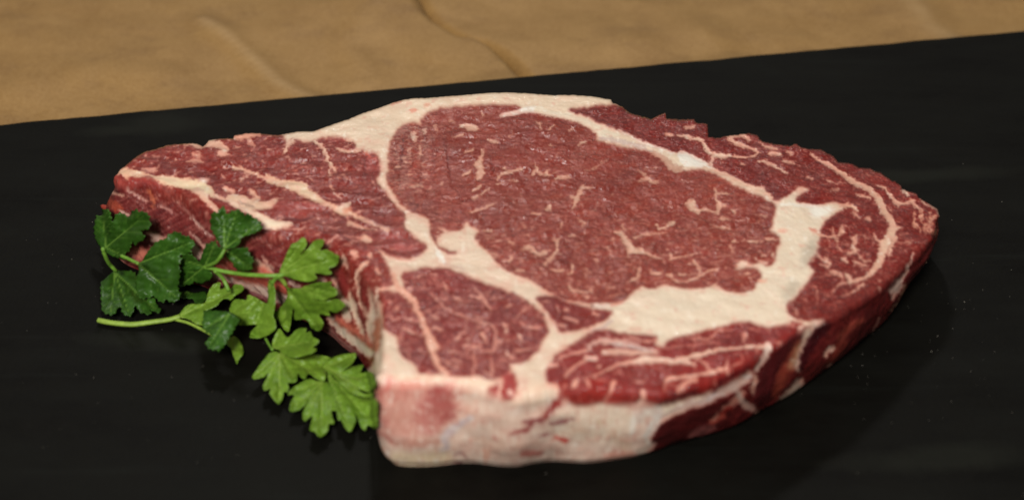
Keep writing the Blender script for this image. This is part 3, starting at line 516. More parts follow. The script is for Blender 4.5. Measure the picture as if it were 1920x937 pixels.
# --- hollow side under the rim (left): long fibres, pale streaks
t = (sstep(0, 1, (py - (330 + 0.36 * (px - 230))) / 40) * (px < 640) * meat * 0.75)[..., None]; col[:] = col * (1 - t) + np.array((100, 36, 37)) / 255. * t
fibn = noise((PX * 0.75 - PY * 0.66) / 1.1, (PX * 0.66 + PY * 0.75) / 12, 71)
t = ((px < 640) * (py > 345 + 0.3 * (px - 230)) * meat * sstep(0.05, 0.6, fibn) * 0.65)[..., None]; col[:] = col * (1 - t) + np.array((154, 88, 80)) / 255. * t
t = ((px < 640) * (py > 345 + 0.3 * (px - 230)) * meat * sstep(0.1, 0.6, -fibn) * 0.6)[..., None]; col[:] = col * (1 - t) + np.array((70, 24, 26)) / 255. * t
poly(k1('230,490 330,560 390,600 420,640 330,620 210,600'), (152, 62, 54), 0, 3); stroke(k1('400,560 560,560 640,600 700,640'), [14, 16, 10, 6], (146, 56, 50), 0, soft=4); stroke(k1('205,640 260,670 330,690'), [5, 6, 3], (214, 184, 160)); stroke(k1('340,620 440,680 540,740'), [3, 5, 3], (196, 164, 158), a=.9); stroke(k1('200,740 280,790 320,830'), [16, 18, 8], (160, 70, 52), 0, soft=4); stroke(k1('560,640 600,740 590,790'), [6, 7, 4], (170, 86, 60), .2, soft=3); stroke(k1('650,770 740,810'), [3, 4], (180, 140, 138), a=.6)
stroke(k5('300,70 370,110'), [3, 5], (226, 216, 206)); stroke(k5('540,260 620,290 690,310'), [4, 9, 6], (212, 176, 158)); stroke(k5('590,330 640,310'), [8, 10], (214, 186, 170)); stroke(k5('640,20 760,80'), [2, 3], (190, 160, 158), a=.8); stroke(k5('930,130 1010,210 1110,300'), [2, 4, 3], (206, 180, 172)); stroke(k5('920,260 1000,340 1060,400'), [3, 6, 8], (206, 178, 166)); stroke(k5('960,400 1000,460'), [14, 18], (216, 190, 172), soft=3); poly(k5('380,430 450,390 560,420 520,500 420,480'), (196, 110, 92), .3, 4); poly(k5('280,500 350,510 330,590 300,570'), (206, 140, 122), .6, 3); poly(k5('1080,520 1240,480 1360,560 1200,590'), (182, 84, 76), 0, 4); stroke(k5('1480,510 1560,560 1640,610'), [10, 12, 8], (216, 172, 148), soft=3); poly(k5('1460,560 1560,560 1680,650 1500,640'), (196, 96, 80), 0.1, 4)
stroke(Zp(400, 420, S6, '0,590 150,620 400,700 640,800 860,900'), [8, 16, 18, 20, 22], (220, 196, 180), soft=2); stroke(Zp(400, 420, S6, '100,560 350,630 600,680 860,770'), [8, 12, 14, 16], (196, 92, 74), 0.1, soft=4); stroke(Zp(400, 420, S6, '420,790 540,840 640,880'), [3, 5, 4], (150, 110, 124), a=.6); stroke(Zp(400, 420, S6, '900,680 960,720 1000,740'), [6, 9, 6], (216, 200, 190)); stroke(Zp(400, 420, S6, '560,370 640,470 700,560'), [3, 5, 5], (200, 170, 156), a=.8); stroke(Zp(400, 420, S6, '480,430 560,470'), [7, 6], (216, 180, 160)); stroke(Zp(400, 420, S6, '1230,640 1300,660'), [9, 6], (212, 194, 186))
for _ in range(70):
    x = rr.uniform(235, 610); y = 352 + 0.33 * (x - 235) + rr.uniform(0, 120); ln = rr.uniform(14, 60); d_ = rr.uniform(0.72, 1.0)
    stroke([(x, y), (x + ln * .5, y + ln * .5 * d_ + rr.uniform(-1.5, 1.5)), (x + ln, y + ln * d_)], [0.8, rr.uniform(1.2, 2.8), 0.8], (196, 150, 138) if rr.random() < .6 else (66, 24, 26), 0.3, 1.2, 0.8, rr.uniform(.35, .8))
# pale strip low on the hollow side, near the corner
stroke(kb3('270,640 360,720 440,790 520,860 620,940'), [12, 18, 18, 18, 18], (226, 212, 188), soft=2); stroke(kb3('320,640 440,720 560,800 660,890'), [9, 14, 16, 12], (190, 96, 78), .2, soft=4); stroke(kb3('250,720 340,820 440,900 520,960'), [8, 10, 10, 9], (150, 100, 92), .4, soft=4)
# strips folding over the corner
for P, w_, c_ in ((kb3('380,80 400,150 430,190'), [4, 9, 8], (216, 190, 168)), (kb3('610,150 540,200 510,260 520,340 530,450 560,540 620,640'), [7, 8, 7, 6, 5, 6, 6], (222, 198, 172)), (kb3('300,280 330,360 370,450 420,520'), [3, 6, 8, 12], (216, 188, 168)), (kb3('450,430 470,520 520,640 560,760'), [4, 16, 14, 8], (222, 200, 174)), (kb3('610,370 630,440 650,560 630,700 640,830'), [3, 5, 12, 16, 12], (222, 200, 176)), (kb3('690,390 680,470 710,540 700,640'), [6, 7, 8, 8], (220, 194, 170)), (kb3('700,380 780,390 860,400'), [5, 6, 7], (222, 180, 156)), (kb3('480,60 500,80'), [10, 10], (204, 160, 142)), (kb3('620,90 640,100'), [10, 8], (200, 150, 132)), (kb3('690,210 710,250'), [8, 6], (206, 156, 138)), (kb3('720,520 735,600'), [5, 4], (210, 150, 130)), (kb3('400,540 430,640'), [12, 14], (220, 198, 176))):
    stroke(P, w_, c_, soft=1.5)
for P, w_ in ((kb3('370,230 400,330 410,440'), [8, 16, 6]), (kb3('560,330 580,460 600,580'), [6, 10, 5]), (kb3('520,520 550,620 570,710'), [4, 8, 4])): stroke(P, w_, (126, 44, 42), 0, soft=2)
stroke(kb3('700,650 690,760 680,900'), [10, 14, 10], (172, 104, 78), .4, soft=4)

# --- round marbled muscle: pink divider and its network
stroke(kb3('830,260 850,330 900,400 990,470 1040,560 1080,640 1110,730 1160,830 1200,900'), [12, 12, 14, 13, 12, 10, 11, 16, 16], (222, 166, 142), soft=2); stroke(kb6('790,80 800,180 830,260 870,330 930,380'), [14, 14, 11, 8, 7], (220, 168, 144), soft=2)
nf = (212, 162, 144)
for s_, w_ in (('1160,420 1250,510 1330,570 1440,620 1560,670 1690,700', [4, 5, 4, 4, 4, 3]), ('1270,330 1310,410', [4, 3]), ('1370,460 1450,490', [5, 4]), ('1530,370 1590,430 1640,500 1690,560', [4, 6, 6, 4]), ('1590,470 1660,440', [5, 3]), ('1700,470 1760,460', [3, 3]), ('1040,280 1080,260', [4, 5]), ('1170,250 1210,265', [5, 4]), ('1250,470 1290,470', [3, 4]), ('1180,620 1220,640', [9, 6]), ('1180,720 1260,740', [9, 6]), ('1360,840 1440,770', [3, 5]), ('1600,780 1650,860', [5, 3]), ('1480,680 1460,760 1500,850', [2, 3, 3]), ('1690,700 1730,780 1710,880', [4, 3, 3]), ('1800,700 1830,780', [5, 5]), ('910,320 960,330', [4, 3]), ('770,620 830,640', [3, 4]), ('910,730 1000,750 1090,790', [8, 7, 4]), ('840,560 870,560', [6, 5]), ('930,630 1040,660 1100,700', [4, 5, 6]), ('740,520 720,540', [4, 3])):
    stroke(kb3(s_), [v * .75 for v in w_], nf, 0.9, 1.5, 1.8, .75)
for s_, w_ in (('0,350 60,370 160,440 190,500', [3, 5, 5, 3]), ('80,380 130,330 200,310', [4, 4, 3]), ('320,450 380,430', [6, 3]), ('400,560 470,490 540,450', [4, 4, 3]), ('450,590 540,640 640,640', [4, 5, 4]), ('30,520 130,560', [3, 4]), ('310,610 340,680', [7, 5]), ('110,690 150,740', [6, 3]), ('180,600 240,680 230,760', [3, 4, 3]), ('0,820 80,800', [4, 4]), ('220,820 280,760', [5, 3]), ('400,830 560,810', [3, 3]), ('330,860 370,900', [5, 5])):
    stroke(zb4(s_), [v * .75 for v in w_], nf, 0.9, 1.5, 1.8, .75)
stroke(zb4('430,700 470,730'), [7, 6], (236, 220, 206)); stroke(zb4('480,720 540,730'), [6, 4], (104, 36, 44), 0)
for s_, w_ in (('1010,90 1040,60', [4, 5]), ('1070,140 1130,130 1200,150 1220,110', [4, 5, 5, 4]), ('940,190 1030,190', [4, 6]), ('980,260 1050,280', [5, 6]), ('1010,320 1020,325', [9, 9]), ('1160,200 1170,300 1150,400', [5, 6, 5]), ('1220,180 1330,180', [3, 4]), ('1330,140 1390,90 1480,90', [4, 4, 3]), ('1460,180 1500,240', [6, 5]), ('1310,240 1330,330 1320,400', [4, 6, 6]), ('1520,190 1620,160 1700,160', [3, 4, 3]), ('1240,50 1280,110', [4, 4]), ('560,160 600,220 620,280', [3, 4, 6]), ('680,160 740,200', [4, 3]), ('1560,60 1590,80', [8, 5]), ('1250,360 1330,400 1400,440', [6, 7, 8]), ('860,240 960,300', [4, 4])):
    stroke(kb6(s_), [v * .75 for v in w_], nf, 0.9, 1.5, 1.8, .75)
stroke(kb6('1400,440 1390,520 1370,610'), [9, 7, 6], (222, 178, 160)); stroke(kb6('1480,540 1490,550'), [9, 9], WHITE)
# --- small triangular muscle, and the band beside it
for s_, w_ in (('640,400 700,400', [3, 3]), ('840,470 870,480', [6, 5]), ('820,540 900,560 960,590', [3, 6, 4]), ('1090,500 1140,520', [6, 4]), ('800,610 840,620', [6, 6]), ('770,440 790,500', [2, 2]), ('740,590 800,620', [4, 5])): stroke(zb4(s_), w_, nf, .9, 1.4, 1.2, .75)
stroke(zb4('1080,430 1140,440 1240,435'), [7, 9, 7], WHITE); stroke(zb4('1075,425 1080,450'), [2, 2], (60, 34, 30), 0, warp=0); stroke(zb4('1250,430 1340,410'), [6, 4], (220, 150, 128)); stroke(zb4('1250,570 1180,620 1060,660'), [4, 5, 4], (178, 160, 160), soft=3, a=.7)
stroke(kb3('1200,30 1240,90 1280,150'), [3, 10, 8], WHITE); stroke(kb3('1280,160 1400,200 1500,260'), [4, 3, 2], (196, 160, 146), soft=2, a=.6)

# --- front muscle: long pale bands
stroke(zb4('1040,800 1160,740 1350,780 1600,840 1640,850'), [7, 9, 9, 8, 4], (196, 176, 170), soft=2); stroke(zb4('1180,760 1300,740 1480,770'), [10, 5, 4], (206, 170, 158), soft=2, a=.8); stroke(zb4('1400,720 1540,750 1640,730'), [4, 5, 4], (214, 160, 142), a=.7)
stroke(kb8('0,350 150,350 300,375 400,340 600,290 800,250 1000,232 1130,238'), [9, 8, 13, 9, 7, 6, 6, 10], (230, 204, 182), soft=1.5); stroke(kb7('1250,200 1330,185 1480,180 1700,175 1874,205'), [4, 8, 9, 8, 7], (230, 200, 180), soft=2); stroke(kb7('1080,100 1200,90 1350,110 1540,110'), [9, 14, 10, 6], (214, 170, 150), soft=3)
stroke(kb8('1120,215 1140,255'), [12, 12], WHITE, soft=2); stroke(kb8('1180,195 1300,180 1410,110'), [3, 3, 8], (216, 160, 146), soft=2, a=.8); stroke(kb8('1410,75 1490,60'), [14, 10], (222, 186, 168), soft=2)
stroke(kb8('230,520 450,490 560,470 650,450 750,420'), [6, 6, 7, 8, 6], (220, 180, 160), soft=1.5); stroke(kb8('230,530 220,620'), [4, 5], (216, 170, 150), a=.7); stroke(kb8('500,350 580,380 600,440'), [4, 5, 6], (212, 160, 142), soft=2, a=.8); stroke(kb8('760,390 760,440'), [5, 6], (214, 170, 150), a=.9); stroke(kb8('330,620 400,540 500,520'), [4, 6, 5], (216, 168, 146), soft=2, a=.85); stroke(kb8('820,400 880,370'), [4, 4], (210, 150, 132), soft=2, a=.7); stroke(kb8('920,120 910,180'), [9, 7], (206, 140, 126), soft=2, a=.9); stroke(kb8('400,150 520,170 600,160 700,90 800,80'), [3, 5, 5, 5, 2], (204, 136, 122), soft=1.5, a=.75); stroke(kb8('420,230 620,200 700,230'), [4, 4, 4], (200, 126, 114), soft=2, a=.6); stroke(kb8('130,260 300,240 420,220'), [3, 4, 2], (196, 130, 118), soft=2, a=.6)
for s_, w_, c_ in (('740,300 790,250 850,210 920,170', [4, 5, 4, 5], nf), ('930,150 1010,150', [8, 9], (222, 190, 176)), ('680,160 780,120 900,90 970,60', [4, 4, 5, 4], (206, 160, 148)), ('1000,310 1080,270 1160,230 1290,180', [3, 4, 6, 3], nf), ('1200,200 1260,190', [4, 4], nf), ('820,390 850,340', [8, 7], (226, 190, 170)), ('1170,360 1150,430 1100,520', [8, 9, 5], (224, 176, 154)), ('1430,440 1440,500 1380,550', [10, 12, 6], (230, 200, 180)), ('920,320 960,390', [3, 3], nf), ('1340,350 1440,360', [3, 4], nf), ('1040,220 1060,215', [6, 5], nf), ('600,220 680,200', [8, 5], (224, 180, 160)), ('1640,340 1700,330 1860,310', [5, 4, 4], nf), ('1740,430 1860,340', [4, 4], nf)):
    stroke(kb7(s_), w_, c_, 1.0, 1.5, 1.2, .9)
poly(kb7('760,430 1080,420 1090,480 900,560 880,520 780,500'), (148, 46, 40), 0, 4, 2.0, a=.6); poly(kb7('1140,430 1400,430 1370,500 1290,560 1190,570 1100,545'), (142, 42, 37), 0, 4, 2.0, a=.7); poly(kb7('1460,430 1640,430 1600,540 1440,600 1350,600 1430,540'), (142, 44, 40), 0, 4, 2.0, a=.6)

# --- front end: sawn bone, gristle and side fat
poly([(704, 704), (760, 716), (900, 728), (960, 760), (1010, 760), (1045, 735), (1090, 765), (1235, 765), (1240, 900), (690, 900)], (224, 194, 176), 1.0, 6, a=.85)
t = sstep(-.2, .8, mm(6, 81) + .5 * mm(2.5, 82)) * sstep(705, 740, py) * (px < 1240) * fat * .4
col[:] = col * (1 - t[..., None]) + np.array((208, 160, 144)) / 255. * t[..., None]
poly(kb6('330,520 700,480 1000,520 1060,700 900,860 700,937 400,937 320,700'), (212, 152, 138), 1, 12, a=.75)
for s_, w_, c_, a_ in (('400,640 520,760 640,800', [40, 60, 40], (186, 124, 110), .45), ('340,520 390,490 430,430', [14, 14, 7], (196, 70, 66), .8), ('510,490 600,480 700,475', [8, 11, 8], (208, 92, 80), .85), ('760,560 800,530 880,510 940,520', [7, 8, 10, 8], (176, 56, 56), .85), ('850,560 850,640 900,720', [34, 50, 40], (150, 62, 60), .75), ('700,640 720,760 780,850', [18, 24, 26], (170, 84, 80), .6), ('950,600 980,700', [18, 20], (156, 76, 70), .6), ('460,560 560,560', [16, 14], (206, 110, 98), .6), ('300,560 310,680 360,840', [9, 9, 8], (150, 60, 60), .75), ('1120,690 1180,700', [10, 6], (206, 140, 122), .6), ('960,430 1040,520', [14, 16], (214, 130, 118), .5), ('1560,540 1600,480 1590,420', [8, 9, 6], (214, 140, 126), .6)):
    stroke(kb6(s_), w_, c_, 1.0, 13, 5.0, a_ * 0.9)
stroke(kf('870,590 930,540 900,470 970,400 1060,340 1140,290'), [10, 9, 14, 16, 12, 8], (196, 180, 182), soft=4, a=.85); poly(kf('430,620 500,590 700,600 900,590 1000,640 900,720 700,760 480,760'), (222, 200, 166), 1, 6, a=.9); stroke(kf('350,420 400,470 450,510'), [6, 9, 6], (176, 90, 80), soft=5, a=.7); stroke(kf('350,560 420,690 480,745'), [8, 10, 8], (214, 180, 150), soft=4, a=.8); stroke(kf('480,520 700,520 850,500'), [10, 14, 8], (182, 116, 100), soft=6, a=.6)
for s_, w_, c_ in (('1340,470 1370,500', [8, 7], (176, 64, 60)), ('1480,440 1580,410 1680,350', [3, 8, 6], (140, 66, 64)), ('1640,340 1740,310 1800,280 1874,200', [6, 9, 9, 9], (120, 44, 46)), ('1000,620 1060,600 1100,640', [6, 6, 6], (170, 130, 122)), ('1000,680 1060,690', [5, 5], (150, 96, 92)), ('1580,620 1680,600 1760,600', [6, 12, 8], (186, 110, 98)), ('1280,560 1260,680', [16, 10], (226, 176, 152)), ('1740,460 1800,430', [4, 5], (170, 110, 106)), ('1200,500 1400,540', [20, 24], (214, 180, 160))):
    stroke(kf(s_), w_, c_, 1.0, 3, 1.5, .8)
poly(kg('400,260 560,210 840,190 1060,230 1040,470 900,520 500,480 350,400'), (220, 200, 178), 1, 8, a=.85)
for s_, w_, c_, so in (('390,470 470,490', [8, 11], (190, 58, 50), 2), ('290,290 340,210 400,160 460,110', [7, 12, 14, 10], (140, 42, 40), 2), ('340,350 420,330 540,300', [5, 10, 4], (130, 70, 72), 2.5), ('110,330 200,320 280,320', [6, 9, 6], (140, 70, 70), 3), ('30,410 110,410 170,380', [5, 7, 4], (150, 74, 70), 3), ('1080,250 1070,330 1050,420', [8, 12, 8], (226, 218, 206), 4), ('1290,240 1240,360 1180,460', [12, 20, 14], (214, 206, 196), 4), ('1120,260 1200,240 1300,230', [10, 12, 8], (206, 184, 172), 4), ('1200,500 1230,540', [12, 12], (222, 212, 196), 3), ('1130,600 1260,570 1400,520 1520,480', [12, 16, 9, 6], (206, 184, 164), 3), ('820,640 940,610 1060,620', [10, 18, 14], (222, 160, 140), 5), ('80,600 160,600 230,610', [8, 14, 8], (186, 112, 100), 5), ('760,330 900,320', [6, 4], (196, 170, 142), 5), ('560,400 680,400', [7, 5], (190, 160, 138), 5), ('260,460 320,430', [4, 5], (156, 90, 88), 3), ('900,440 1000,540', [16, 20], (212, 180, 156), 7), ('0,560 200,540 400,560', [10, 16, 12], (206, 168, 150), 7)):
    stroke(kg(s_), w_, c_, 1.0, so, 1.5, .85)
# --- side at the right: dark lean, silver skin, fat
poly([(1200, 880), (1228, 832), (1240, 795), (1290, 765), (1340, 740), (1413, 700), (1441, 665), (1478, 640), (1505, 615), (1550, 600), (1600, 578), (1660, 535), (1720, 480), (1755, 452), (1800, 500), (1700, 700), (1450, 830), (1300, 880)], DARK, 0.0, 2, label=None)
t = (sstep(0, .7, noise((PX * .8 + PY * .6) / 1.6, (PY * .8 - PX * .6) / 8, 91)) * (px > 1230) * (py > 590 - .9 * (px - 1560)) * (fat < .4) * (col[..., 0] < .45) * .4)[..., None]
col[:] = col * (1 - t) + np.array((134, 50, 44)) / 255. * t
poly(kg('1220,480 1290,370 1400,300 1600,240 1780,180 1900,140 1900,440 1640,490 1500,500 1380,520 1280,520'), (84, 26, 26), 0, 2); stroke(kg('1560,460 1640,420 1760,380'), [8, 20, 14], (150, 92, 90), .5, 5, 1.5, .55); stroke(kg('1760,330 1850,270'), [10, 10], (178, 76, 62), .1, 4)
stroke(kb8('0,860 100,800 170,760'), [20, 14, 6], (206, 190, 176), soft=3); stroke(kb8('190,850 300,790 420,740 540,720 650,660 780,600 900,530 970,470'), [5, 7, 14, 15, 15, 18, 18, 10], (190, 164, 152), soft=3); stroke(kb8('540,740 640,670 700,650'), [4, 6, 5], (214, 202, 198), soft=2); stroke(kb8('900,540 960,490'), [5, 6], (216, 206, 200), soft=2); stroke(kb8('640,880 740,780 860,690 900,640'), [5, 9, 14, 12], (186, 120, 104), .6, 3); stroke(kb8('700,820 800,760'), [7, 5], (150, 44, 38), 0, 2)
stroke(kb8('860,620 900,720 960,760 1000,780'), [8, 12, 14, 8], (190, 166, 154), soft=3); stroke(kb8('1010,500 1000,600 1000,640'), [8, 10, 8], (196, 160, 140), soft=3); stroke(kb8('1130,250 1080,340 1020,430'), [10, 10, 9], (224, 212, 198), soft=2); stroke(kb8('230,720 400,650 560,640'), [9, 10, 6], (96, 28, 28), 0, 3); stroke(kb8('640,640 720,540 850,460 960,400'), [5, 10, 9, 4], (92, 24, 26), 0, 2)
poly(kb8('1030,520 1090,400 1180,300 1300,160 1400,120 1350,250 1250,400 1180,560 1150,700 1060,760 990,720'), (80, 24, 26), 0, 2); stroke(kb8('1190,660 1260,480 1340,330 1400,180'), [10, 22, 18, 8], (124, 48, 36), 0.1, 5); stroke(kb8('1330,400 1380,330 1400,240'), [14, 22, 16], (176, 122, 82), .7, 5, 1, .85)
poly(kb8('1440,90 1510,40 1525,0 1620,5 1590,50 1520,150 1490,230 1440,330 1420,440 1390,460 1360,400 1400,250 1430,130'), (196, 184, 164), 1, 3); stroke(kb8('1530,20 1580,40 1530,130'), [8, 16, 10], (226, 220, 204), soft=2); stroke(kb8('1210,730 1300,660 1380,590 1420,530'), [8, 14, 20, 10], (198, 176, 156), soft=2.5); stroke(kb8('1030,820 1090,800'), [8, 6], (190, 160, 146), soft=2)
stroke(kb8('1420,430 1450,300 1540,150 1620,60'), [10, 16, 22, 20], (64, 18, 22), 0, 4); stroke(kb8('1650,380 1720,300 1780,200'), [12, 20, 16], (128, 50, 40), 0, 4); stroke(kb8('1630,310 1660,260 1700,240'), [5, 8, 8], (230, 200, 176)); stroke(kb8('1660,400 1690,390'), 7, (180, 140, 126))
stroke(z6('1275,165 1230,290 1150,420 1080,500'), [3, 5, 9, 9], (196, 178, 166), soft=1.5); stroke(z6('1090,560 1130,500 1170,440'), [7, 9, 10], (186, 160, 148), soft=2); stroke(z6('1210,430 1160,560 1090,660'), [3, 4, 4], (170, 160, 120), a=.7); stroke(z6('980,740 920,850'), [4, 4], (176, 130, 116), soft=2); stroke(z6('640,900 740,800 830,750'), [14, 16, 10], (150, 66, 52), .1, 4, 1, .7); stroke(z6('850,560 1000,500'), [8, 8], (110, 40, 40), 0, 5, 1, .6)
poly(TRI_P, (140, 58, 54), None, 1, a=0.0, label=5)
# juice staining the fat close to the lean, fine membranes and knife marks across it
mb = box(box(1 - fat, 9), 6); t = (fat * sstep(0.03, 0.62, mb) * (0.45 + 0.5 * sstep(-.5, .5, mm(2.5, 141) + .5 * mm(1.0, 142))) )[..., None]
col[:] = col * (1 - t) + (col * 0.3 + np.array((208, 132, 114)) / 255. * 0.7) * t
t = (fat * sstep(0.30, 0.75, mm(1.3, 143, 9.0, 0.5) + 0.5 * mm(0.6, 144, 8.0, 0.5)) * sstep(-.1, .5, mm(11, 145)) * 0.30)[..., None]
col[:] = col * (1 - t) + np.array((206, 170, 148)) / 255. * t
t = (fat * sstep(0.35, 0.8, mm(4, 147) + .5 * mm(1.5, 148)) * 0.45)[..., None]; col[:] = col * (1 - t) + np.array((222, 166, 146)) / 255. * t
t = (fat * sstep(0.45, 0.8, mm(2.2, 149, 1.5) + .5 * mm(.8, 150)) * 0.55)[..., None]; col[:] = col * (1 - t) + np.array((242, 234, 220)) / 255. * t
st_ = noise(px / 2.6 + 0.6 * WX, py / 26, 301) + 0.6 * noise(px / 6 + 0.5 * WX, py / 40, 302)
z_ = fat * sstep(712, 735, py) * (px < 1245); t = (z_ * sstep(0.1, 0.8, st_) * 0.35)[..., None]; col[:] = col * (1 - t) + np.array((236, 222, 206)) / 255. * t
t = (z_ * sstep(0.15, 0.8, -st_) * 0.40)[..., None]; col[:] = col * (1 - t) + np.array((186, 122, 108)) / 255. * t
GR = 0.40 + 0.12 * mm(9, 201)
GR = np.where(lab == 1, 0.10 + 0.75 * np.clip(low - 0.2, 0, 1) + 0.18 * mm(12, 202), GR); GR = np.where(lab == 2, 0.55, GR); GR = np.where(lab == 3, 0.28 + 0.2 * mm(7, 203), GR)
GR = box(np.clip(GR, 0.05, 1), 6)
groove = np.zeros((SH, SW))
def cut(P, w_):
    P = smooth_line(P, 4.0); sl = win(P, 12); x = px[sl] + 1.5 * WX[sl]; y = py[sl] + 1.5 * WY[sl]; d = np.full(x.shape, 99.0)
    for p, q in zip(P[:-1], P[1:]):
        e = q - p; t_ = np.clip(((x - p[0]) * e[0] + (y - p[1]) * e[1]) / (e @ e + 1e-9), 0, 1); d = np.minimum(d, np.hypot(x - p[0] - t_ * e[0], y - p[1] - t_ * e[1]))
    groove[sl] = np.maximum(groove[sl], np.exp(-(d / w_) ** 2))
for P_, w_ in (([(745, 250), (742, 290), (738, 330)], 2.5), ([(759, 252), (753, 300), (749, 345)], 3), ([(790, 236), (797, 262), (792, 300), (788, 345)], 3), ([(812, 255), (818, 300), (810, 340)], 2.5), ([(834, 250), (840, 300), (846, 340)], 2.5), ([(770, 265), (772, 310)], 2), ([(918, 292), (926, 325)], 2), ([(770, 398), (782, 388), (790, 380)], 2.5), ([(955, 415), (958, 430), (965, 445)], 3), ([(850, 350), (870, 380)], 2), ([(806, 425), (812, 442), (824, 462)], 2.5),
               (k6('170,410 300,430 420,400'), 5), (k1('1080,590 1130,650 1180,690'), 3), (k1('1520,860 1620,880 1740,890'), 3), (k6('0,500 200,512 360,495'), 4), (k1('420,470 560,520 700,560'), 3), (z2('862,600 866,700 860,830'), 3), (z2('200,560 280,640'), 2), (z4('320,660 360,640 400,650'), 3), (kb3('440,60 440,200 450,330'), 4), (kb3('520,340 540,450 590,560'), 3), (kb3('650,400 640,500'), 3)):
    cut(P_, w_)
m_ = (groove * (1 - fat) * 0.22)[..., None]; col[:] = col * (1 - m_) + np.array((84, 30, 30)) / 255. * m_
col = np.clip(col, 0.02, 0.97); fatB = box(box(fat, 2), 2)
ml = 1 - 0.45 * box(fat, 3)
relief = 0.00050 * noise(PX / 19, PY / 19, 101) + ml * (0.00034 * noise(PX / 6, PY / 6, 102) + 0.00012 * noise(PX / 1.6, PY / 1.6, 103) + 0.00007 * noise(PX / 0.7, PY / 0.7, 105))
relief += 0.00022 * (box(box(fat, 5), 5)) - 0.00018 * np.abs(box(fat, 4) - box(fat, 10)) + (lab == 3) * 0.0007 * noise(PX / 9, PY / 5, 104) * sstep(260, 300, py)
relief = box(relief, 1) - 0.00010 * groove
def sample(A, p):
    x = np.clip(p[:, 0] - OX, 0, SW - 1.001); y = np.clip(p[:, 1] - OY, 0, SH - 1.001)
    xi = x.astype(int); yi = y.astype(int); fx = x - xi; fy = y - yi
    if A.ndim == 3: fx = fx[:, None]; fy = fy[:, None]
    return (A[yi, xi] * (1 - fx) + A[yi, xi + 1] * fx) * (1 - fy) + (A[yi + 1, xi] * (1 - fx) + A[yi + 1, xi + 1] * fx) * fy

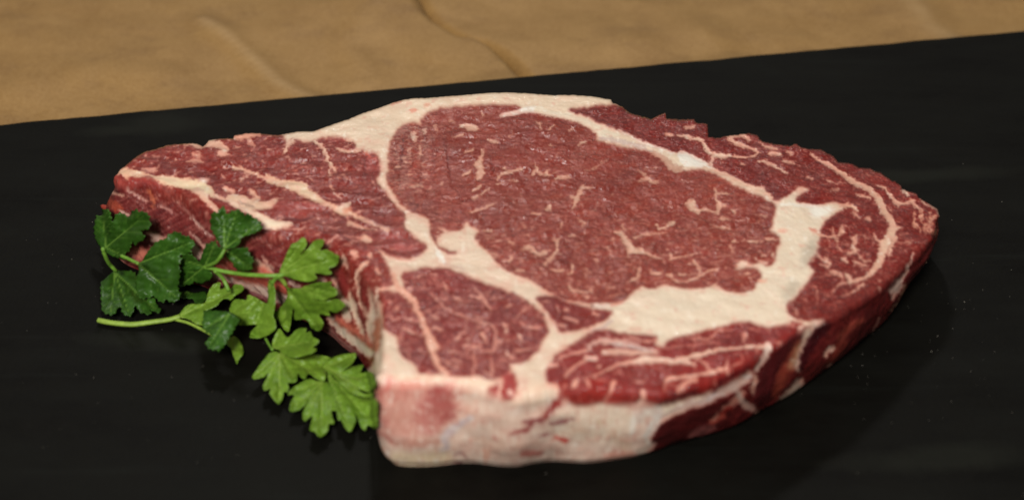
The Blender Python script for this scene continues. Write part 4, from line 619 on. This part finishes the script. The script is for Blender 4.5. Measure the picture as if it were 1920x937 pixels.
# ------------------------------------------------------------------ the steak as geometry
def steak():
    G = 1.2
    gx = np.arange(165, 1775, G); gy = np.arange(165, 750, G)
    X, Y = np.meshgrid(gx, gy); ny, nx = X.shape
    ins = inside(rim[::2], X, Y)
    cell = ins[:-1, :-1] & ins[:-1, 1:] & ins[1:, 1:] & ins[1:, :-1]
    for _ in range(6):                      # no cells that touch only at a corner, no spikes
        p = np.pad(cell, 1); nb = p[:-2, 1:-1].astype(int) + p[2:, 1:-1] + p[1:-1, :-2] + p[1:-1, 2:]
        cell &= nb >= 2
        a = cell[:-1, :-1] & cell[1:, 1:] & ~cell[1:, :-1] & ~cell[:-1, 1:]; b = ~cell[:-1, :-1] & ~cell[1:, 1:] & cell[1:, :-1] & cell[:-1, 1:]
        cell[:-1, :-1] &= ~a; cell[:-1, 1:] &= ~b
    i = np.arange(ny * nx).reshape(ny, nx)
    Q = np.stack([i[:-1, :-1], i[1:, :-1], i[1:, 1:], i[:-1, 1:]], -1)[cell]       # seen from above: anticlockwise in the place
    used = np.unique(Q); mp = np.full(ny * nx, -1); mp[used] = np.arange(len(used)); Q = mp[Q]
    P = np.stack([X.ravel()[used], Y.ravel()[used]], -1)
    # rim loop
    E = np.concatenate([Q[:, [k, (k + 1) % 4]] for k in range(4)])
    key = E[:, 0].astype(np.int64) * len(P) + E[:, 1]; rev = E[:, 1].astype(np.int64) * len(P) + E[:, 0]
    bd = E[~np.isin(key, rev)]; nxt = dict(zip(bd[:, 0].tolist(), bd[:, 1].tolist()))
    best = []; seen = set()
    for s0 in list(nxt):
        if s0 in seen: continue
        loop = []; v = s0
        while v not in seen: seen.add(v); loop.append(v); v = nxt[v]
        if len(loop) > len(best): best = loop
    loop = np.array(best)
    near_i = np.zeros(len(loop))
    for k in range(0, len(loop), 400):
        q = P[loop[k:k + 400]]; d = ((q[:, None] - rim[None]) ** 2).sum(-1); near_i[k:k + 400] = d.argmin(1)
    nr = len(rim); a = np.unwrap(near_i * 2 * math.pi / nr) * nr / (2 * math.pi); sg_ = 1 if a[-1] > a[0] else -1; a = a * sg_
    a = np.maximum.accumulate(a); tt = a[0] + nr
    ext = np.r_[a - nr, a, a + nr]; ext = np.convolve(ext, np.ones(9) / 9, 'same'); a = ext[len(a):2 * len(a)] * sg_
    f0 = np.floor(a).astype(int); ff = (a - f0)[:, None]; P[loop] = rim[f0 % nr] * (1 - ff) + rim[(f0 + 1) % nr] * ff
    # distance to the rim in millimetres, near the rim only
    rimW = at(rim[::4], 0.033)[:, :2].astype(np.float32); W0 = at(P, 0.033)[:, :2].astype(np.float32)
    near = sample(box(box(inside(rim[::3], px, py).astype(float), 14), 14), P) < 0.999
    dist = np.full(len(P), 1.0); ii = np.where(near)[0]
    for k in range(0, len(ii), 4000):
        q = W0[ii[k:k + 4000]]; dist[ii[k:k + 4000]] = np.sqrt(((q[:, None] - rimW[None]) ** 2).sum(-1).min(1))
    dist[loop] = 0
    # how round the edge is: soft over the hollow side and the sawn end, sharp behind
    def edge_radius(p):
        r = 0.0012 + 0.0026 * sstep(680, 712, p[:, 1]) * sstep(1330, 1200, p[:, 0]) + 0.0018 * sstep(1200, 1330, p[:, 0]) * sstep(430, 480, p[:, 1])
        r += 0.0048 * sstep(0, 30, p[:, 1] - (300 + 0.3 * (p[:, 0] - 200))) * sstep(735, 690, p[:, 0]) * (p[:, 1] < 700)
        return r
    R = edge_radius(P); k = np.clip(1 - dist / R, 0, 1)
    zt = top_height(P[:, 0], P[:, 1]); drop = R * 0.75 * (1 - np.sqrt(np.clip(1 - k * k, 0, 1)))
    fw = sstep(0.0013, 0.0030, R)                       # edges that face the viewer round off downwards
    Vt = at(P, zt - drop * (1 - fw)); Vt[:, 2] -= drop * fw
    fade = sstep(0, 0.002, dist)
    Vt[:, 2] += sample(relief, P) * (0.3 + 0.7 * fade)
    PT = proj(Vt); PT = P + (PT - P) * (fw * (k > 0))[:, None]
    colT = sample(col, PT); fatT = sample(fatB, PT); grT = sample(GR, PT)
    # side: from the rim down to the foot on the board
    n = len(loop); LP = P[loop]; LV = Vt[loop]
    fr = np.array([f[0] for f in FOOT], float); fb = np.array([f[1] for f in FOOT], float)
    cum = np.r_[0, np.cumsum(np.hypot(*np.diff(LP, axis=0).T))]; tot = cum[-1] + np.hypot(*(LP[0] - LP[-1]))
    ti = np.array([cum[((LP - p) ** 2).sum(1).argmin()] for p in fr])
    offW = at(fb, 0.0)[:, :2] - LV[[((LP - p) ** 2).sum(1).argmin() for p in fr]][:, :2]
    # outward direction in plan
    sm = lambda a, r: np.stack([np.convolve(np.r_[a[-r:, c_], a[:, c_], a[:r, c_]], np.ones(2 * r + 1) / (2 * r + 1), 'valid') for c_ in range(a.shape[1])], -1)
    LS = sm(LV[:, :2].copy(), 12); LZ = sm(LV[:, 2:].copy(), 12)[:, 0]; tg = np.roll(LS, -6, 0) - np.roll(LS, 6, 0); tg /= np.hypot(*tg.T)[:, None] + 1e-12
    area2 = np.sum(LV[:, 0] * np.roll(LV[:, 1], -1) - np.roll(LV[:, 0], -1) * LV[:, 1])
    out = np.stack([tg[:, 1], -tg[:, 0]], -1) * (1 if area2 > 0 else -1)
    order = np.argsort(ti); ts = ti[order]; os_ = offW[order]
    # behind, where no foot was measured, the side falls straight with a slight inward lean
    back = [k for k in range(n) if (LP[k, 1] < 300 and 300 < LP[k, 0] < 1560) or (LP[k, 0] > 1560 and LP[k, 1] < 370 and LP[k, 0] < 1730)]
    bk = np.array(back[::40]); ts = np.r_[ts, cum[bk]]; os_ = np.vstack([os_, -out[bk] * 0.0015])
    o2 = np.argsort(ts); ts = ts[o2]; os_ = os_[o2]
    offs = np.stack([np.interp(cum, ts, os_[:, c_], period=tot) for c_ in (0, 1)], -1); offs = sm(offs, 25)
    NL = 54; v = (np.linspace(0, 1, NL + 1)[1:]) ** 0.9
    front = (LP[:, 1] > 320).astype(float)
    wall = []
    for q in v:
        prof = q ** 1.15
        bul = 0.0016 * math.sin(math.pi * min(1, q * 1.0)) * (0.4 + 0.6 * front)
        nz = 0.0007 * noise(cum / 70 + 3, np.full(n, q * 2.6), 111) + 0.00012 * noise(cum / 17, np.full(n, q * 7), 112)
        nz = (nz + bul) * min(1, q * 5) * (1 - 0.55 * sstep(0.85, 1.0, q))
        tuck = -0.0012 * sstep(0.9, 1.0, q)
        sb = sstep(0, 0.12, q); xy = LV[:, :2] * (1 - sb) + LS * sb + offs * prof + out * (nz + tuck)[:, None]
        wall.append(np.c_[xy, (LV[:, 2] * (1 - sb) + LZ * sb) * (1 - q) + 0.0002 * q])
    WV = np.array(wall).reshape(-1, 3)
    ring = np.vstack([loop[None], len(P) + np.arange(NL * n).reshape(NL, n)])
    A, B = ring[:-1], ring[1:]
    WQ = np.stack([A, B, np.roll(B, -1, 1), np.roll(A, -1, 1)], -1).reshape(-1, 4)
    V = np.vstack([Vt, WV])
    # colours of the side: as measured where the side shows, the rim's own colour carried down behind
    WP = proj(WV); seen_side = np.tile(((LP[:, 1] > 318) & ~((LP[:, 0] > 1560) & (LP[:, 1] < 400))).astype(float), NL)
    inr = LP + (proj(np.c_[LV[:, :2] - out * 0.0025, LV[:, 2]]) - proj(LV))
    cB = np.tile(sample(col, inr), (NL, 1)); fB_ = np.tile(sample(fatB, inr), NL)
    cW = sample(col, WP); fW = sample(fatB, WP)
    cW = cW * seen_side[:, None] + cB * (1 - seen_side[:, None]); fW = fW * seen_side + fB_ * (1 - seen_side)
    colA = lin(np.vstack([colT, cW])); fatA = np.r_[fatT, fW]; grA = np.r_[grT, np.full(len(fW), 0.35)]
    # underside
    lastring = ring[-1]; cen = V[lastring].mean(0)
    F = np.vstack([Q, WQ])
    # face labels
    fc = P[Q].mean(1); lf = lab[np.clip(fc[:, 1] - OY, 0, SH - 1).astype(int), np.clip(fc[:, 0] - OX, 0, SW - 1).astype(int)]
    wp4 = np.vstack([P, WP])[WQ].mean(1); lw = np.full(len(WQ), 7)
    bone = inside(np.array([(690, 690), (880, 700), (885, 790), (850, 830), (850, 900), (690, 900)], float), wp4[:, 0], wp4[:, 1]); lw[bone & (np.tile(seen_side[:n], NL) > 0)] = 8
    labels = np.r_[lf, lw]
    full = np_mesh('tmp', V, F)
    N = np.empty(len(V) * 3, np.float32); full.vertex_normals.foreach_get('vector', N); N = N.reshape(-1, 3)
    bpy.data.meshes.remove(full)
    root = bpy.data.objects.new('raw_steak', None); C.objects.link(root)
    root.empty_display_size = 0.02
    tag(root, 'thick raw bone-in ribeye steak with marbled red meat and cream fat on black board', 'steak')
    names = {0: ('fat', 'cream and pinkish fat seams framing the red muscles'), 1: ('eye_muscle', 'large round marbled eye of the steak'), 2: ('cap_muscle', 'dark red streaky cap muscle curving round the broad fat'), 3: ('tail_muscle', 'red muscle with pale seams narrowing away from the eye'), 4: ('marbled_muscle', 'finely marbled muscle above the pink sawn end'), 5: ('wedge_muscle', 'small red wedge of muscle below the eye'), 6: ('strip_muscle', 'long striped red muscle below the broad fat'), 7: ('cut_side', 'trimmed side of lean meat, silver skin and fat'), 8: ('bone', 'pink and white sawn end with a red bruise')}
    for lb, (nm, tx) in names.items():
        f = F[labels == lb]
        if not len(f): continue
        uv = np.unique(f); mp2 = np.full(len(V), -1); mp2[uv] = np.arange(len(uv))
        me = np_mesh(nm, V[uv], mp2[f]); attr_c(me, 'albedo', colA[uv]); attr_f(me, 'fat', fatA[uv]); attr_f(me, 'grain', grA[uv])
        me.normals_split_custom_set_from_vertices(N[uv])
        o = obj(nm, me, MEATM, root); o['label'] = tx
    # underside, flat on the board
    lr = V[lastring][::6]; m = len(lr)
    me = bpy.data.meshes.new('underside'); me.from_pydata([tuple(p) for p in lr], [], [tuple(range(m))[::-1]]); me.update()
    attr_c(me, 'albedo', np.tile(lin(np.array(DARK) / 255.), (m, 1))); attr_f(me, 'fat', np.zeros(m)); obj('underside', me, MEATM, root)
    # coarse height of the steak over the photograph, for what leans on it
    zs = np.zeros((SH // 2 + 1, SW // 2 + 1)); pp = proj(V); a = ((pp - [OX, OY]) / 2).astype(int)
    ok = (a[:, 0] >= 0) & (a[:, 0] <= SW // 2) & (a[:, 1] >= 0) & (a[:, 1] <= SH // 2)
    np.maximum.at(zs, (a[ok, 1], a[ok, 0]), V[ok, 2])
    # little torn shreds along the edges
    def shred(pts, zz, r, c_, nm='shred'):
        q = at(np.array(pts, float), zz); q = np.array([np.interp(np.linspace(0, 1, 9), np.linspace(0, 1, len(q)), q[:, k]) for k in range(3)]).T
        vs, fs, sg = [], [], 10
        for i_, p in enumerate(q):
            rr_ = r * (1 - 0.7 * (i_ / 8) ** 1.5)
            for s_ in range(sg):
                an = 2 * math.pi * s_ / sg; k_ = rr_ * (1 + 0.3 * noise(np.array([i_ * .6 + r * 9e4]), np.array([s_ * .9]), 7)[0])
                vs.append((p[0] + k_ * math.cos(an) * .8, p[1] + k_ * math.sin(an) * .6, max(p[2] + k_ * math.sin(an) * .8, 0.0003)))
        for i_ in range(8):
            for s_ in range(sg): fs.append((i_ * sg + s_, i_ * sg + (s_ + 1) % sg, (i_ + 1) * sg + (s_ + 1) % sg, (i_ + 1) * sg + s_))
        fs += [tuple(range(sg))[::-1], tuple(8 * sg + s_ for s_ in range(sg))]
        me = bpy.data.meshes.new(nm); me.from_pydata(vs, [], fs); me.update()
        for p in me.polygons: p.use_smooth = True
        attr_c(me, 'albedo', np.tile(lin(np.array(c_) / 255.), (len(vs), 1))); attr_f(me, 'fat', np.full(len(vs), .7)); obj(nm, me, MEATM, root)
    shred([(222, 400), (205, 392), (190, 386)], [0.014, 0.013, 0.012], 0.0017, (150, 58, 46))
    shred([(1715, 470), (1722, 486), (1737, 492)], [0.012, 0.007, 0.004], 0.0011, (214, 170, 140))
    shred([(1548, 668), (1558, 656), (1563, 650)], [0.0100, 0.0108, 0.0115], 0.0010, (234, 206, 184))
    return zs
ZS = steak()
def surf_z(p):
    x = np.clip(((p[:, 0] - OX) / 2).astype(int), 2, SW // 2 - 2); y = np.clip(((p[:, 1] - OY) / 2).astype(int), 2, SH // 2 - 2)
    return np.max([ZS[y + a, x + b] for a in (-2, 0, 2) for b in (-2, 0, 2)], 0)

# ------------------------------------------------------------------ parsley
def tube(name, pts, z, r, mat, parent, n=10):
    q = at(smooth_line(pts, 3.0), np.interp(np.linspace(0, 1, len(smooth_line(pts, 3.0))), np.linspace(0, 1, len(z)), z))
    k = len(q); t = np.gradient(q, axis=0); t /= np.linalg.norm(t, axis=1)[:, None]
    a = np.cross(t, [0, 0, 1.0]); a /= np.linalg.norm(a, axis=1)[:, None]; b = np.cross(a, t)
    rr_ = np.interp(np.linspace(0, 1, k), np.linspace(0, 1, len(np.atleast_1d(r))), np.atleast_1d(r))
    an = np.arange(n) * 2 * math.pi / n
    V = q[:, None] + rr_[:, None, None] * (np.cos(an)[None, :, None] * a[:, None] + np.sin(an)[None, :, None] * b[:, None] * (1 + 0.12 * np.cos(3 * an))[None, :, None])
    V = V.reshape(-1, 3); i = np.arange(k * n).reshape(k, n)
    F = np.stack([i[:-1], np.roll(i[:-1], -1, 1), np.roll(i[1:], -1, 1), i[1:]], -1).reshape(-1, 4)
    me = bpy.data.meshes.new(name); me.from_pydata([tuple(p) for p in V], [], [tuple(f) for f in F.tolist()] + [tuple(i[0][::-1].tolist()), tuple(i[-1].tolist())]); me.update()
    for p in me.polygons: p.use_smooth = True
    return obj(name, me, mat, parent)
def leaf(P, base, mat, parent, lift, zb=None, curl=0.002, tips=None, slope=None, seed=1):
    """one leaf blade: outline, base of its midrib, how far it lies above what is under it"""
    P = np.asarray(P, float); out = resample(np.vstack([smooth_line(P, 2.0, True)[:], smooth_line(P, 2.0, True)[:1]]), 2.2)[:-1]
    out = out + np.stack([noise(out[:, 0] / 5, out[:, 1] / 5, seed), noise(out[:, 0] / 5, out[:, 1] / 5, seed + 1)], -1) * 0.9
    al = np.r_[0, np.cumsum(np.hypot(*np.diff(out, axis=0).T))]; tg_ = np.roll(out, -1, 0) - np.roll(out, 1, 0); tg_ /= np.hypot(*tg_.T)[:, None] + 1e-9
    ph = al / 10.5 + 0.6 * noise(al / 30, al * 0 + seed, 3); saw = np.abs((ph % 1) - 0.5) * 2; sgn_ = 1 if np.sum(out[:, 0] * np.roll(out[:, 1], -1) - np.roll(out[:, 0], -1) * out[:, 1]) > 0 else -1
    if mat is LEAF_D: out = out + np.stack([tg_[:, 1], -tg_[:, 0]], -1) * sgn_ * (saw ** 1.5 * 3.2 - 1.2)[:, None] * sstep(14, 34, np.hypot(*(out - np.array(base)).T))[:, None]
    gx = np.arange(P[:, 0].min(), P[:, 0].max(), 3.2); gy = np.arange(P[:, 1].min(), P[:, 1].max(), 2.6)
    X, Y = np.meshgrid(gx, gy); pts = np.stack([X.ravel(), Y.ravel()], -1)
    m = inside(out, pts[:, 0], pts[:, 1]); pts = pts[m]
    d = np.sqrt(((pts[:, None] - out[None]) ** 2).sum(-1)).min(1); pts = pts[d > 1.6]
    allp = np.vstack([out, pts]); n = len(out)
    vs, _, fs, _, _, _ = delaunay_2d_cdt([Vector(p) for p in allp], [(i, (i + 1) % n) for i in range(n)], [list(range(n))], 1, 1e-4)
    q = np.array([tuple(v) for v in vs]); b = np.array(base, float)
    r = q - b; dd = np.hypot(*(out - b).T)
    if tips is None:
        w_ = 9; tips = [out[i] for i in range(n) if dd[i] > 16 and dd[i] == max(dd[(i + j) % n] for j in range(-w_, w_ + 1))]
    ve = np.full(len(q), 9.0); vd = np.full(len(q), 9.0)
    for k, tpt in enumerate(tips):
        tpt = b + (np.asarray(tpt) - b) * 0.93; dv = tpt - b; l2 = dv @ dv
        t = np.clip((r @ dv) / l2, 0, 1); dist = np.hypot(*(r - t[:, None] * dv).T) + t * 0.9
        ve = np.minimum(ve, dist)
        nv = np.array([-dv[1], dv[0]]) / math.sqrt(l2)
        for s_ in (-1, 1):
            for t0 in (0.3, 0.48, 0.66, 0.82):
                a0 = b + dv * t0; dr = dv / math.sqrt(l2) * 0.75 + nv * s_ * 0.66
                tt = np.clip((q - a0) @ dr, 0, 0.34 * math.sqrt(l2)); vd = np.minimum(vd, np.hypot(*(q - a0 - tt[:, None] * dr).T) + tt * 0.03)
    vein = np.maximum(sstep(2.2, 0.5, ve), 0.35 * sstep(1.5, 0.3, vd))
    s0 = surf_z(q)
    if slope is None:
        A = np.c_[q - b, np.ones(len(q))]; cf_, *_ = np.linalg.lstsq(A, s0, rcond=None); pl = A @ cf_
        pl = pl + max(0, np.max(s0 - pl)) * 0.75
        pl = np.maximum(pl, 0)
    else:
        ln = np.hypot(*r.T) / (dd.max() + 1e-6); pl = np.interp(ln, np.linspace(0, 1, len(slope)), slope)
    pl = np.maximum(pl, s0 + 0.0006)
    ln = np.hypot(*r.T) / (dd.max() + 1e-6)
    rip = curl * (ln ** 1.3) * noise(q[:, 0] / 30 + seed, q[:, 1] / 24, seed + 5) + curl * 0.15 * noise(q[:, 0] / 11, q[:, 1] / 9, seed + 6)
    rip += 0.0005 * sstep(9, 0, ve) * -1 + 0.0002 * sstep(4, 0, vd) * -1
    lift = lift * 0.55
    z = pl + lift + np.maximum(rip, -lift * 0.7 - 0.0003)
    z = np.maximum(z, 0.0005)
    W = at(q, z)
    me = bpy.data.meshes.new('leaf'); me.from_pydata([tuple(p) for p in W], [], [tuple(f) for f in fs]); me.update()
    for p in me.polygons: p.use_smooth = True
    if len(me.polygons) and sum(p.normal.z for p in me.polygons) < 0: me.flip_normals()
    attr_f(me, 'vein', np.clip(vein, 0, 1))
    o = obj('leaf', me, mat, parent)
    sd = o.modifiers.new('thickness', 'SOLIDIFY'); sd.thickness = 0.00018; sd.offset = 0
    return o
q1 = lambda s: Zp(160, 380, S6, s); q2 = lambda s: Zp(160, 520, S6, s); q3 = lambda s: Zp(400, 420, S6, s); q4 = lambda s: Zp(400, 540, S6, s); q5_ = lambda s: Zp(440, 660, S6, s)
def sprig(name, label):
    r = bpy.data.objects.new(name, None); C.objects.link(r); r.empty_display_size = 0.01
    return tag(r, label, 'parsley')
def parsley():
    D = sprig('parsley_sprig', 'dark green flat-leaf parsley sprig leaning against the hollow side of the steak')
    B = sprig('parsley_sprig', 'bright yellow-green parsley sprig with a bare stem lying on the black board')
    # dark sprig
    leaf(q2('1090,180 1200,160 1280,180 1400,160 1425,230 1380,290 1300,305 1250,250 1120,240'), q2('1350,150')[0], LEAF_D, D, 0.002, seed=31)
    leaf(q2('340,-75 250,0 185,60 180,150 190,300 200,390 250,420 310,435 360,400 395,345 415,350 430,400 460,435 510,452 550,420 580,335 592,332 640,400 690,420 750,435 770,405 762,372 830,410 890,385 840,320 820,270 770,200 700,120 640,40 600,-20 560,-70 440,-85'), q2('345,-60')[0], LEAF_D, D, 0.004, seed=32)
    leaf(q1('230,560 190,540 130,450 100,330 108,240 135,140 165,160 200,130 205,85 245,70 290,110 310,185 330,225 345,155 400,115 450,130 510,170 540,115 590,75 640,110 680,100 745,150 750,200 765,270 720,315 650,335 690,380 705,405 650,450 580,490 545,455 530,520 500,575 450,620 500,660 420,655 300,620'), q1('245,525')[0], LEAF_D, D, 0.004, seed=33)
    leaf(q1('615,705 660,690 720,590 830,460 940,420 960,380 1040,345 1110,350 1150,390 1215,395 1240,430 1285,460 1270,510 1230,550 1240,580 1110,625 1130,655 1095,745 1112,800 1095,937 1090,1010 1120,1080 1060,1155 1000,1160 940,1135 910,1165 860,1145 800,1095 700,1120 640,1110 600,1020 590,940 610,850 630,790'), q1('620,710')[0], LEAF_D, D, 0.006, seed=34)
    leaf(k5('825,700 832,620 840,560 850,465 890,445 940,460 980,500 1000,520 1030,440 1060,370 1110,345 1155,325 1150,370 1180,390 1222,430 1200,490 1150,520 1090,530 1060,560 1100,600 1115,640 1080,680 1000,712 960,690 930,720 880,720 840,745'), k5('1050,560')[0], LEAF_D, D, 0.007, seed=35)
    leaf(k5('1240,430 1290,405 1360,398 1430,400 1442,450 1475,500 1460,560 1470,590 1420,597 1380,603 1340,598 1290,530 1240,470'), k5('1235,415')[0], LEAF_D, D, 0.005, seed=36)
    leaf(k5('1230,410 1190,380 1150,310 1105,230 1100,160 1115,90 1160,82 1190,45 1220,35 1238,92 1265,95 1285,70 1330,62 1350,62 1380,80 1405,112 1430,95 1480,130 1535,165 1545,200 1555,232 1490,265 1430,285 1372,305 1360,345 1320,390 1270,405'), k5('1225,400')[0], LEAF_D, D, 0.006, seed=37)
    leaf(q2('1400,390 1530,390 1700,410 1810,480 1770,560 1700,680 1640,780 1570,862 1530,845 1490,850 1420,800 1412,740 1480,680 1400,625 1368,560 1385,480'), q2('1690,430')[0], LEAF_D, D, 0.009, slope=[0.010, 0.004], seed=38)
    tube('stem', q1('205,540 225,600 270,700 360,800'), [0.020, 0.016, 0.011, 0.008], 0.00060, STEM_D, D)
    tube('stem', q1('420,620 500,655 620,712'), [0.018, 0.019, 0.020], 0.0005, STEM_D, D)
    tube('stem', k5('1050,562 1120,578 1200,600 1400,630 1600,640 1700,640'), [0.020, 0.020, 0.020, 0.022, 0.023, 0.023], 0.00062, STEM_D, D)
    tube('stem', k5('1225,410 1200,450 1150,520 1060,560'), [0.030, 0.028, 0.024, 0.020], 0.0005, STEM_D, D)
    # bright sprig
    leaf(q2('1100,452 1200,320 1390,300 1430,200 1480,100 1550,60 1587,60 1580,140 1640,108 1700,130 1760,80 1850,100 1840,160 1760,210 1700,272 1680,250 1600,260 1540,330 1400,400 1390,470 1385,560 1300,545 1200,485'), q2('1100,455')[0], LEAF_L, B, 0.003, seed=41)
    leaf(q2('1650,765 1690,705 1760,690 1830,780 1855,880 1800,955 1778,1010 1740,930 1705,830'), q2('1730,680')[0], LEAF_L, B, 0.0015, seed=42)
    leaf(q4('200,200 260,130 380,140 400,80 480,100 600,170 640,150 640,-50 680,-100 720,0 730,150 715,270 700,320 730,400 720,490 600,570 500,587 425,567 450,500 510,430 400,432 290,430 330,360 200,310'), q4('680,-60')[0], LEAF_L, B, 0.007, seed=43)
    leaf(q4('805,-85 880,-10 1000,0 1200,-60 1390,-70 1372,-30 1440,10 1450,70 1390,112 1300,142 1150,135 1300,155 1450,130 1542,190 1520,230 1440,287 1352,268 1365,320 1290,312 1238,312 1285,395 1290,430 1240,502 1150,470 1120,400 1060,362 1000,372 950,370 946,252 932,252 920,330 900,440 880,507 820,470 770,400 768,352 720,382 705,330 780,230 830,170 870,80 850,0'), q4('800,-80')[0], LEAF_L, B, 0.0065, seed=44)
    leaf(q3('770,592 790,510 830,420 890,280 920,230 980,210 1040,160 1080,170 1095,230 1080,270 1015,370 1060,330 1130,260 1190,190 1290,185 1280,250 1250,312 1330,300 1400,340 1460,370 1470,420 1430,490 1350,522 1390,570 1330,592 1190,577 1215,640 1120,677 1000,660 900,630 840,612'), q3('775,590')[0], LEAF_L, B, 0.006, seed=45)
    leaf(q4('690,695 700,600 740,520 780,475 870,572 980,480 1090,470 1080,520 1140,505 1160,560 1240,620 1170,690 1212,710 1180,750 1060,790 960,812 850,790 760,720'), q4('690,705')[0], LEAF_L, B, 0.004, slope=[0.003, 0.010], seed=46)
    leaf(q5_('430,0 560,0 620,50 800,50 950,25 1120,60 1080,100 1030,160 1075,210 1055,332 960,310 868,248 820,312 760,270 740,238 720,342 640,357 620,350 635,420 610,470 580,460 560,540 515,603 450,540 410,480 417,420 350,447 335,390 392,248 330,295 205,302 260,200 330,100'), q5_('530,10')[0], LEAF_L, B, 0.003, slope=[0.004, 0.002], seed=47)
    leaf(q5_('1085,235 1150,290 1250,395 1350,470 1480,530 1640,540 1670,700 1655,890 1560,850 1530,912 1480,870 1440,760 1410,700 1420,800 1350,928 1280,850 1242,780 1210,797 1200,700 1190,560 1120,400'), q5_('1090,240')[0], LEAF_L, B, 0.0025, slope=[0.004, 0.002], seed=48)
    leaf(q5_('1060,345 1120,380 1190,560 1195,682 1130,682 1165,832 1110,832 1080,937 1000,990 940,930 880,902 910,740 822,802 800,700 900,490 800,640 660,692 655,590 700,500 620,492 700,400 870,310 950,330'), q5_('1030,340')[0], LEAF_L, B, 0.003, slope=[0.003, 0.002], seed=49)
    leaf(q5_('1035,160 1100,90 1200,40 1300,20 1422,15 1380,130 1268,212 1380,170 1500,150 1480,240 1590,225 1640,330 1640,400 1580,460 1450,430 1520,482 1620,470 1600,520 1500,522 1380,480 1250,390 1160,280 1090,230'), q5_('1060,180')[0], LEAF_L, B, 0.0045, slope=[0.004, 0.006], seed=50)
    tube('stem', q2('150,500 300,530 550,550 800,520 1000,490 1110,455'), [0.0012, 0.0012, 0.0012, 0.0016, 0.002, 0.003], [0.00078, 0.00075, 0.0007], STEM_L, B, 12)
    tube('stem', q2('1050,492 1200,530 1350,600 1480,670'), [0.002, 0.0025, 0.003, 0.003], 0.00045, STEM_L, B)
    tube('stem', q3('20,545 120,650 180,780'), [0.020, 0.016, 0.013], 0.0006, STEM_D, B)
    tube('stem', q3('830,590 760,610 710,660 690,700'), [0.030, 0.030, 0.028, 0.026], 0.00055, STEM_D, B)
    tube('stem', q3('760,620 810,660 850,720'), [0.029, 0.027, 0.025], 0.0006, STEM_L, B)
    tube('stem', q4('600,560 640,640 692,722'), [0.003, 0.003, 0.004], 0.0004, STEM_D, B)
parsley()

# ------------------------------------------------------------------ crumbs on the board
def crumbs():
    V, F = [], []
    spots = []
    for _ in range(190):
        u = rr.random()
        if u < 0.40: p = (rr.uniform(1560, 1900), rr.uniform(440, 800))
        elif u < 0.8: p = (rr.uniform(0, 660), rr.uniform(380, 860))
        else: p = (rr.uniform(0, 1920), rr.uniform(260, 930))
        spots.append(p)
    R6 = np.array(rim[::6])
    for p in spots:
        ins_ = inside(R6, np.array([p[0]]), np.array([p[1]]))[0]
        if ins_ or ZS[int(np.clip((p[1] - OY) / 2, 0, SH // 2 - 1)), int(np.clip((p[0] - OX) / 2, 0, SW // 2 - 1))] > 0: continue
        c = at(p, 0.0); s = rr.uniform(0.00005, 0.00013) * (1.7 if rr.random() < .10 else 1)
        k = len(V); a0 = rr.uniform(0, 6.28)
        for j in range(5):
            a = a0 + j * 1.2566; rad = s * rr.uniform(.6, 1.3); V.append((c[0] + rad * math.cos(a), c[1] + rad * math.sin(a), 0.00002))
        for j in range(5):
            a = a0 + j * 1.2566 + .3; rad = s * rr.uniform(.3, .8); V.append((c[0] + rad * math.cos(a), c[1] + rad * math.sin(a), s * rr.uniform(.5, 1.0)))
        for j in range(5): F.append((k + j, k + (j + 1) % 5, k + 5 + (j + 1) % 5, k + 5 + j))
        F.append(tuple(k + 5 + j for j in range(5)))
    me = bpy.data.meshes.new('crumbs'); me.from_pydata(V, [], F); me.update()
    tag(obj('crumbs', me, CRUMB), 'tiny pale crumbs scattered over the black board', 'crumbs', kind='stuff')
crumbs()
